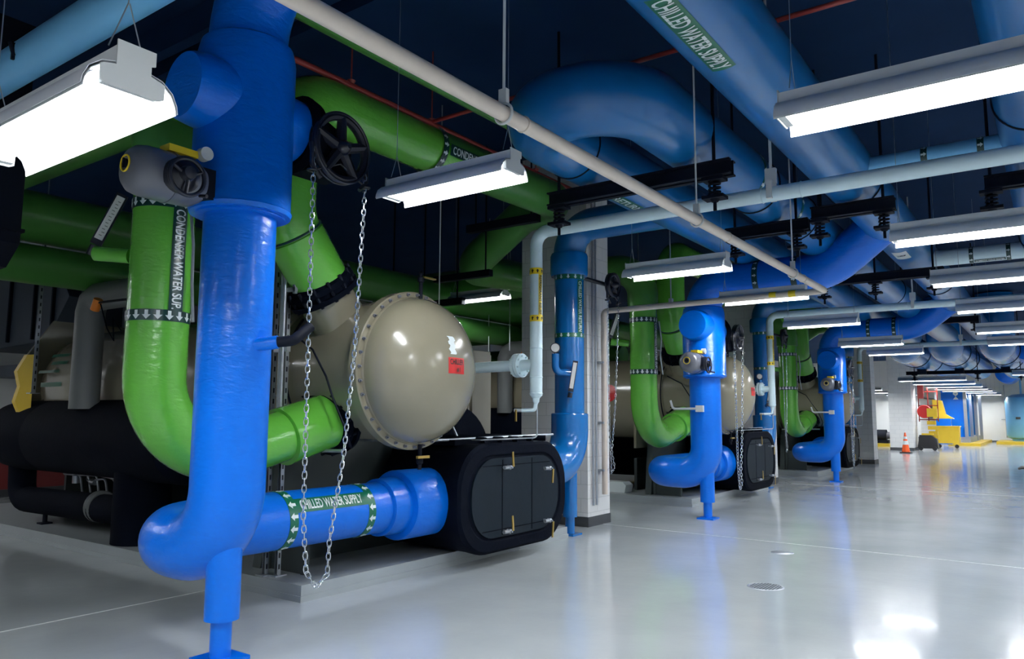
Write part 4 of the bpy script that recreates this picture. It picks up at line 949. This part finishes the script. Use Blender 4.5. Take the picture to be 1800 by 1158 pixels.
finish('plate_pack', M().box((-5.0, 52.9, 2.1), (1.0, 1.6, 3.6)), BLUE, t, False)
m = M().box((-5.0, 52.05, 2.1), (1.15, .1, 3.9)); finish('end_frame', m, BLUE, t, False)
m = M()
for q, (dz, wd, hh) in enumerate(((.55, .16, .05), (.42, .22, .07), (.30, .22, .05), (.18, .2, .08))): m.box((-4.8, 51.985, 2.9+dz), (wd, .01, hh))
m.prism([(-.14, 0), (.14, 0), (0, .2)], (-4.8, 51.98, 2.68), (1, 0, 0), (0, 0, 1), (0, .01, 0)); m.prism([(-.13, .12), (0, 0), (.13, .12), (.13, .0), (0, -.1), (-.13, 0)], (-4.8, 51.98, 2.98), (1, 0, 0), (0, 0, 1), (0, .01, 0))
finish('faded_marking', m, WLET, t, False)
for i, (x, y) in enumerate(((-4.35, 52), (-4.25, 54.2), (-4.15, 56.4), (-4.05, 58.6))):
    finish('post', M().box((x, y, 2.0), (.16, .22, 3.6)), GALV, t, False)
for y in (53, 55.3, 57.5):
    finish('nozzle_pipe', M().tube(fillet([(-4.6, y, 3.4), (-4.4, y, 2.6), (-4.4, y, .5)], .2), .17, 18), BLUER, t)
finish('base_frame', M().box((-4.6, 55.3, .3), (.9, 7, .35)), GALV, t, False)
m = M().box((-4.4, 55.5, .08), (1.6, 9.5, .16)); tag(finish('kerb', m, YEL, None, False), 'yellow painted kerb around the far heat exchanger', 'kerb')
m = M().box((-1.6, 57.8, .08), (3.0, 4.5, .16)); tag(finish('kerb', m, YEL, None, False), 'yellow painted kerb under the far pale blue tank', 'kerb')
m = M().box((-9.8, 47.5, .08), (4.5, 3.0, .16)); tag(finish('kerb', m, YEL, None, False), 'yellow painted kerb left of the white column', 'kerb')
t = thing('expansion_tank', 'upright pale blue tank against the far wall at the right edge', 'tank', (-1.75, 58, .16))
finish('shell', M().lathe((-1.75, 58, .16), (0, 0, 1), [(0, .6), (.12, .62), (.2, .82), (.35, .9), (2.5, .9), (2.75, .8), (2.92, .5), (2.98, 0)], 40), PALEBLUE, t)
finish('pipe_neck', M().cyl((-1.75, 58, 3.1), (-1.75, 58, 4.3), .06, n=12), PALEBLUE, t)
finish('nameplate', M().box((-1.95, 57.1, 1.6), (.25, .03, .14)), CURB, t, False)
for i, (x, lb) in enumerate(((-9.6, 'far_left'),)):
    d = M().box((-10.4, YF-.02, 1.7), (2.2, .06, 3.4)); struct('door_1', d, WWALL, 'pale double door in the far wall left of the white column', smooth=False)
struct('door_2', M().box((-3.6, YF-.02, 1.9), (3.2, .06, 3.6)), WWALL, 'wide pale door in the far wall beside the tank', smooth=False)
m = M().tube(fillet([(-2.75, YF-.15, .3), (-2.75, YF-.15, 3.8)], .1), .035, 8); m.box((-2.75, YF-.12, 1.5), (.5, .06, .04)); tag(finish('wall_conduit', m, GALV, None), 'thin conduit with bracket on the far wall left of the tank', 'conduit')
m = M().box((-5.75, 48.75, 1.9), (.35, .08, .7)); m.tube(fillet([(-5.5, 48.74, 1.5), (-5.5, 48.74, .6), (-5.9, 48.74, .5)], .1), .03, 8); m.tube(fillet([(-5.5, 48.74, 2.2), (-5.5, 48.74, 2.6), (-6.1, 48.74, 2.7)], .1), .03, 8)
tag(finish('electrical_box', m, GREYM, None), 'grey electrical box with conduit on the column by the red rack', 'electrical box')
t = thing('small_pump', 'small dark pump on the yellow kerb left of the white column', 'pump', (-8.0, 47, .16))
finish('motor', M().cyl((-8.6, 47, .6), (-7.8, 47, .6), .32, n=18), DARK, t); finish('base', M().box((-8.2, 47, .25), (1.0, .6, .2)), DARK, t, False)
finish('pump_head', M().cyl((-7.8, 47, .6), (-7.5, 47, .6), .2, n=18), GREYM, t)

# office chair, only an arm in view
t = thing('office_chair', 'black office chair armrest poking in at the right edge', 'chair', (-.36, 16.6, 0))
X0, Y0 = -.28, 16.6
m = M().tube([(X0-.34, Y0-.02, .69), (X0-.28, Y0, .715), (X0-.1, Y0, .70), (X0-.02, Y0, .68)], [.018, .03, .03, .022], 12); m.tube([(X0-.17, Y0, .69), (X0-.09, Y0, .40), (X0-.02, Y0, .30)], [.04, .035, .03], 10); finish('armrest', m, TOOLB, t)
m = M().lathe((X0+.12, Y0, .30), (0, 0, 1), [(0, .22), (.03, .25), (.10, .26), (.13, .22), (.135, 0)], 28); finish('seat', m, TOOLB, t)
m = M().cyl((X0+.12, Y0, .1), (X0+.12, Y0, .32), .03, n=12); finish('gas_stem', m, TOOLB, t)
for i in range(5):
    a = 2*PI*i/5+.4; e = V((math.cos(a), math.sin(a), 0))
    finish('leg', M().tube([V((X0+.12, Y0, .11)), V((X0+.12, Y0, .08))+e*.28], [.03, .02], 8), TOOLB, t)
    finish('caster', M().cyl(V((X0+.12, Y0-.012, .035))+e*.28, V((X0+.12, Y0+.012, .035))+e*.28, .033, n=14), TOOLB, t)
m = M().prism([(-.2, .5), (.2, .5), (.22, .95), (-.22, .95)], (X0+.14, Y0+.22, 0), (1, 0, 0), (0, 0, 1), (0, .05, 0)); m.box((X0+.14, Y0+.24, .45), (.06, .02, .2)); finish('backrest', m, TOOLB, t, False)
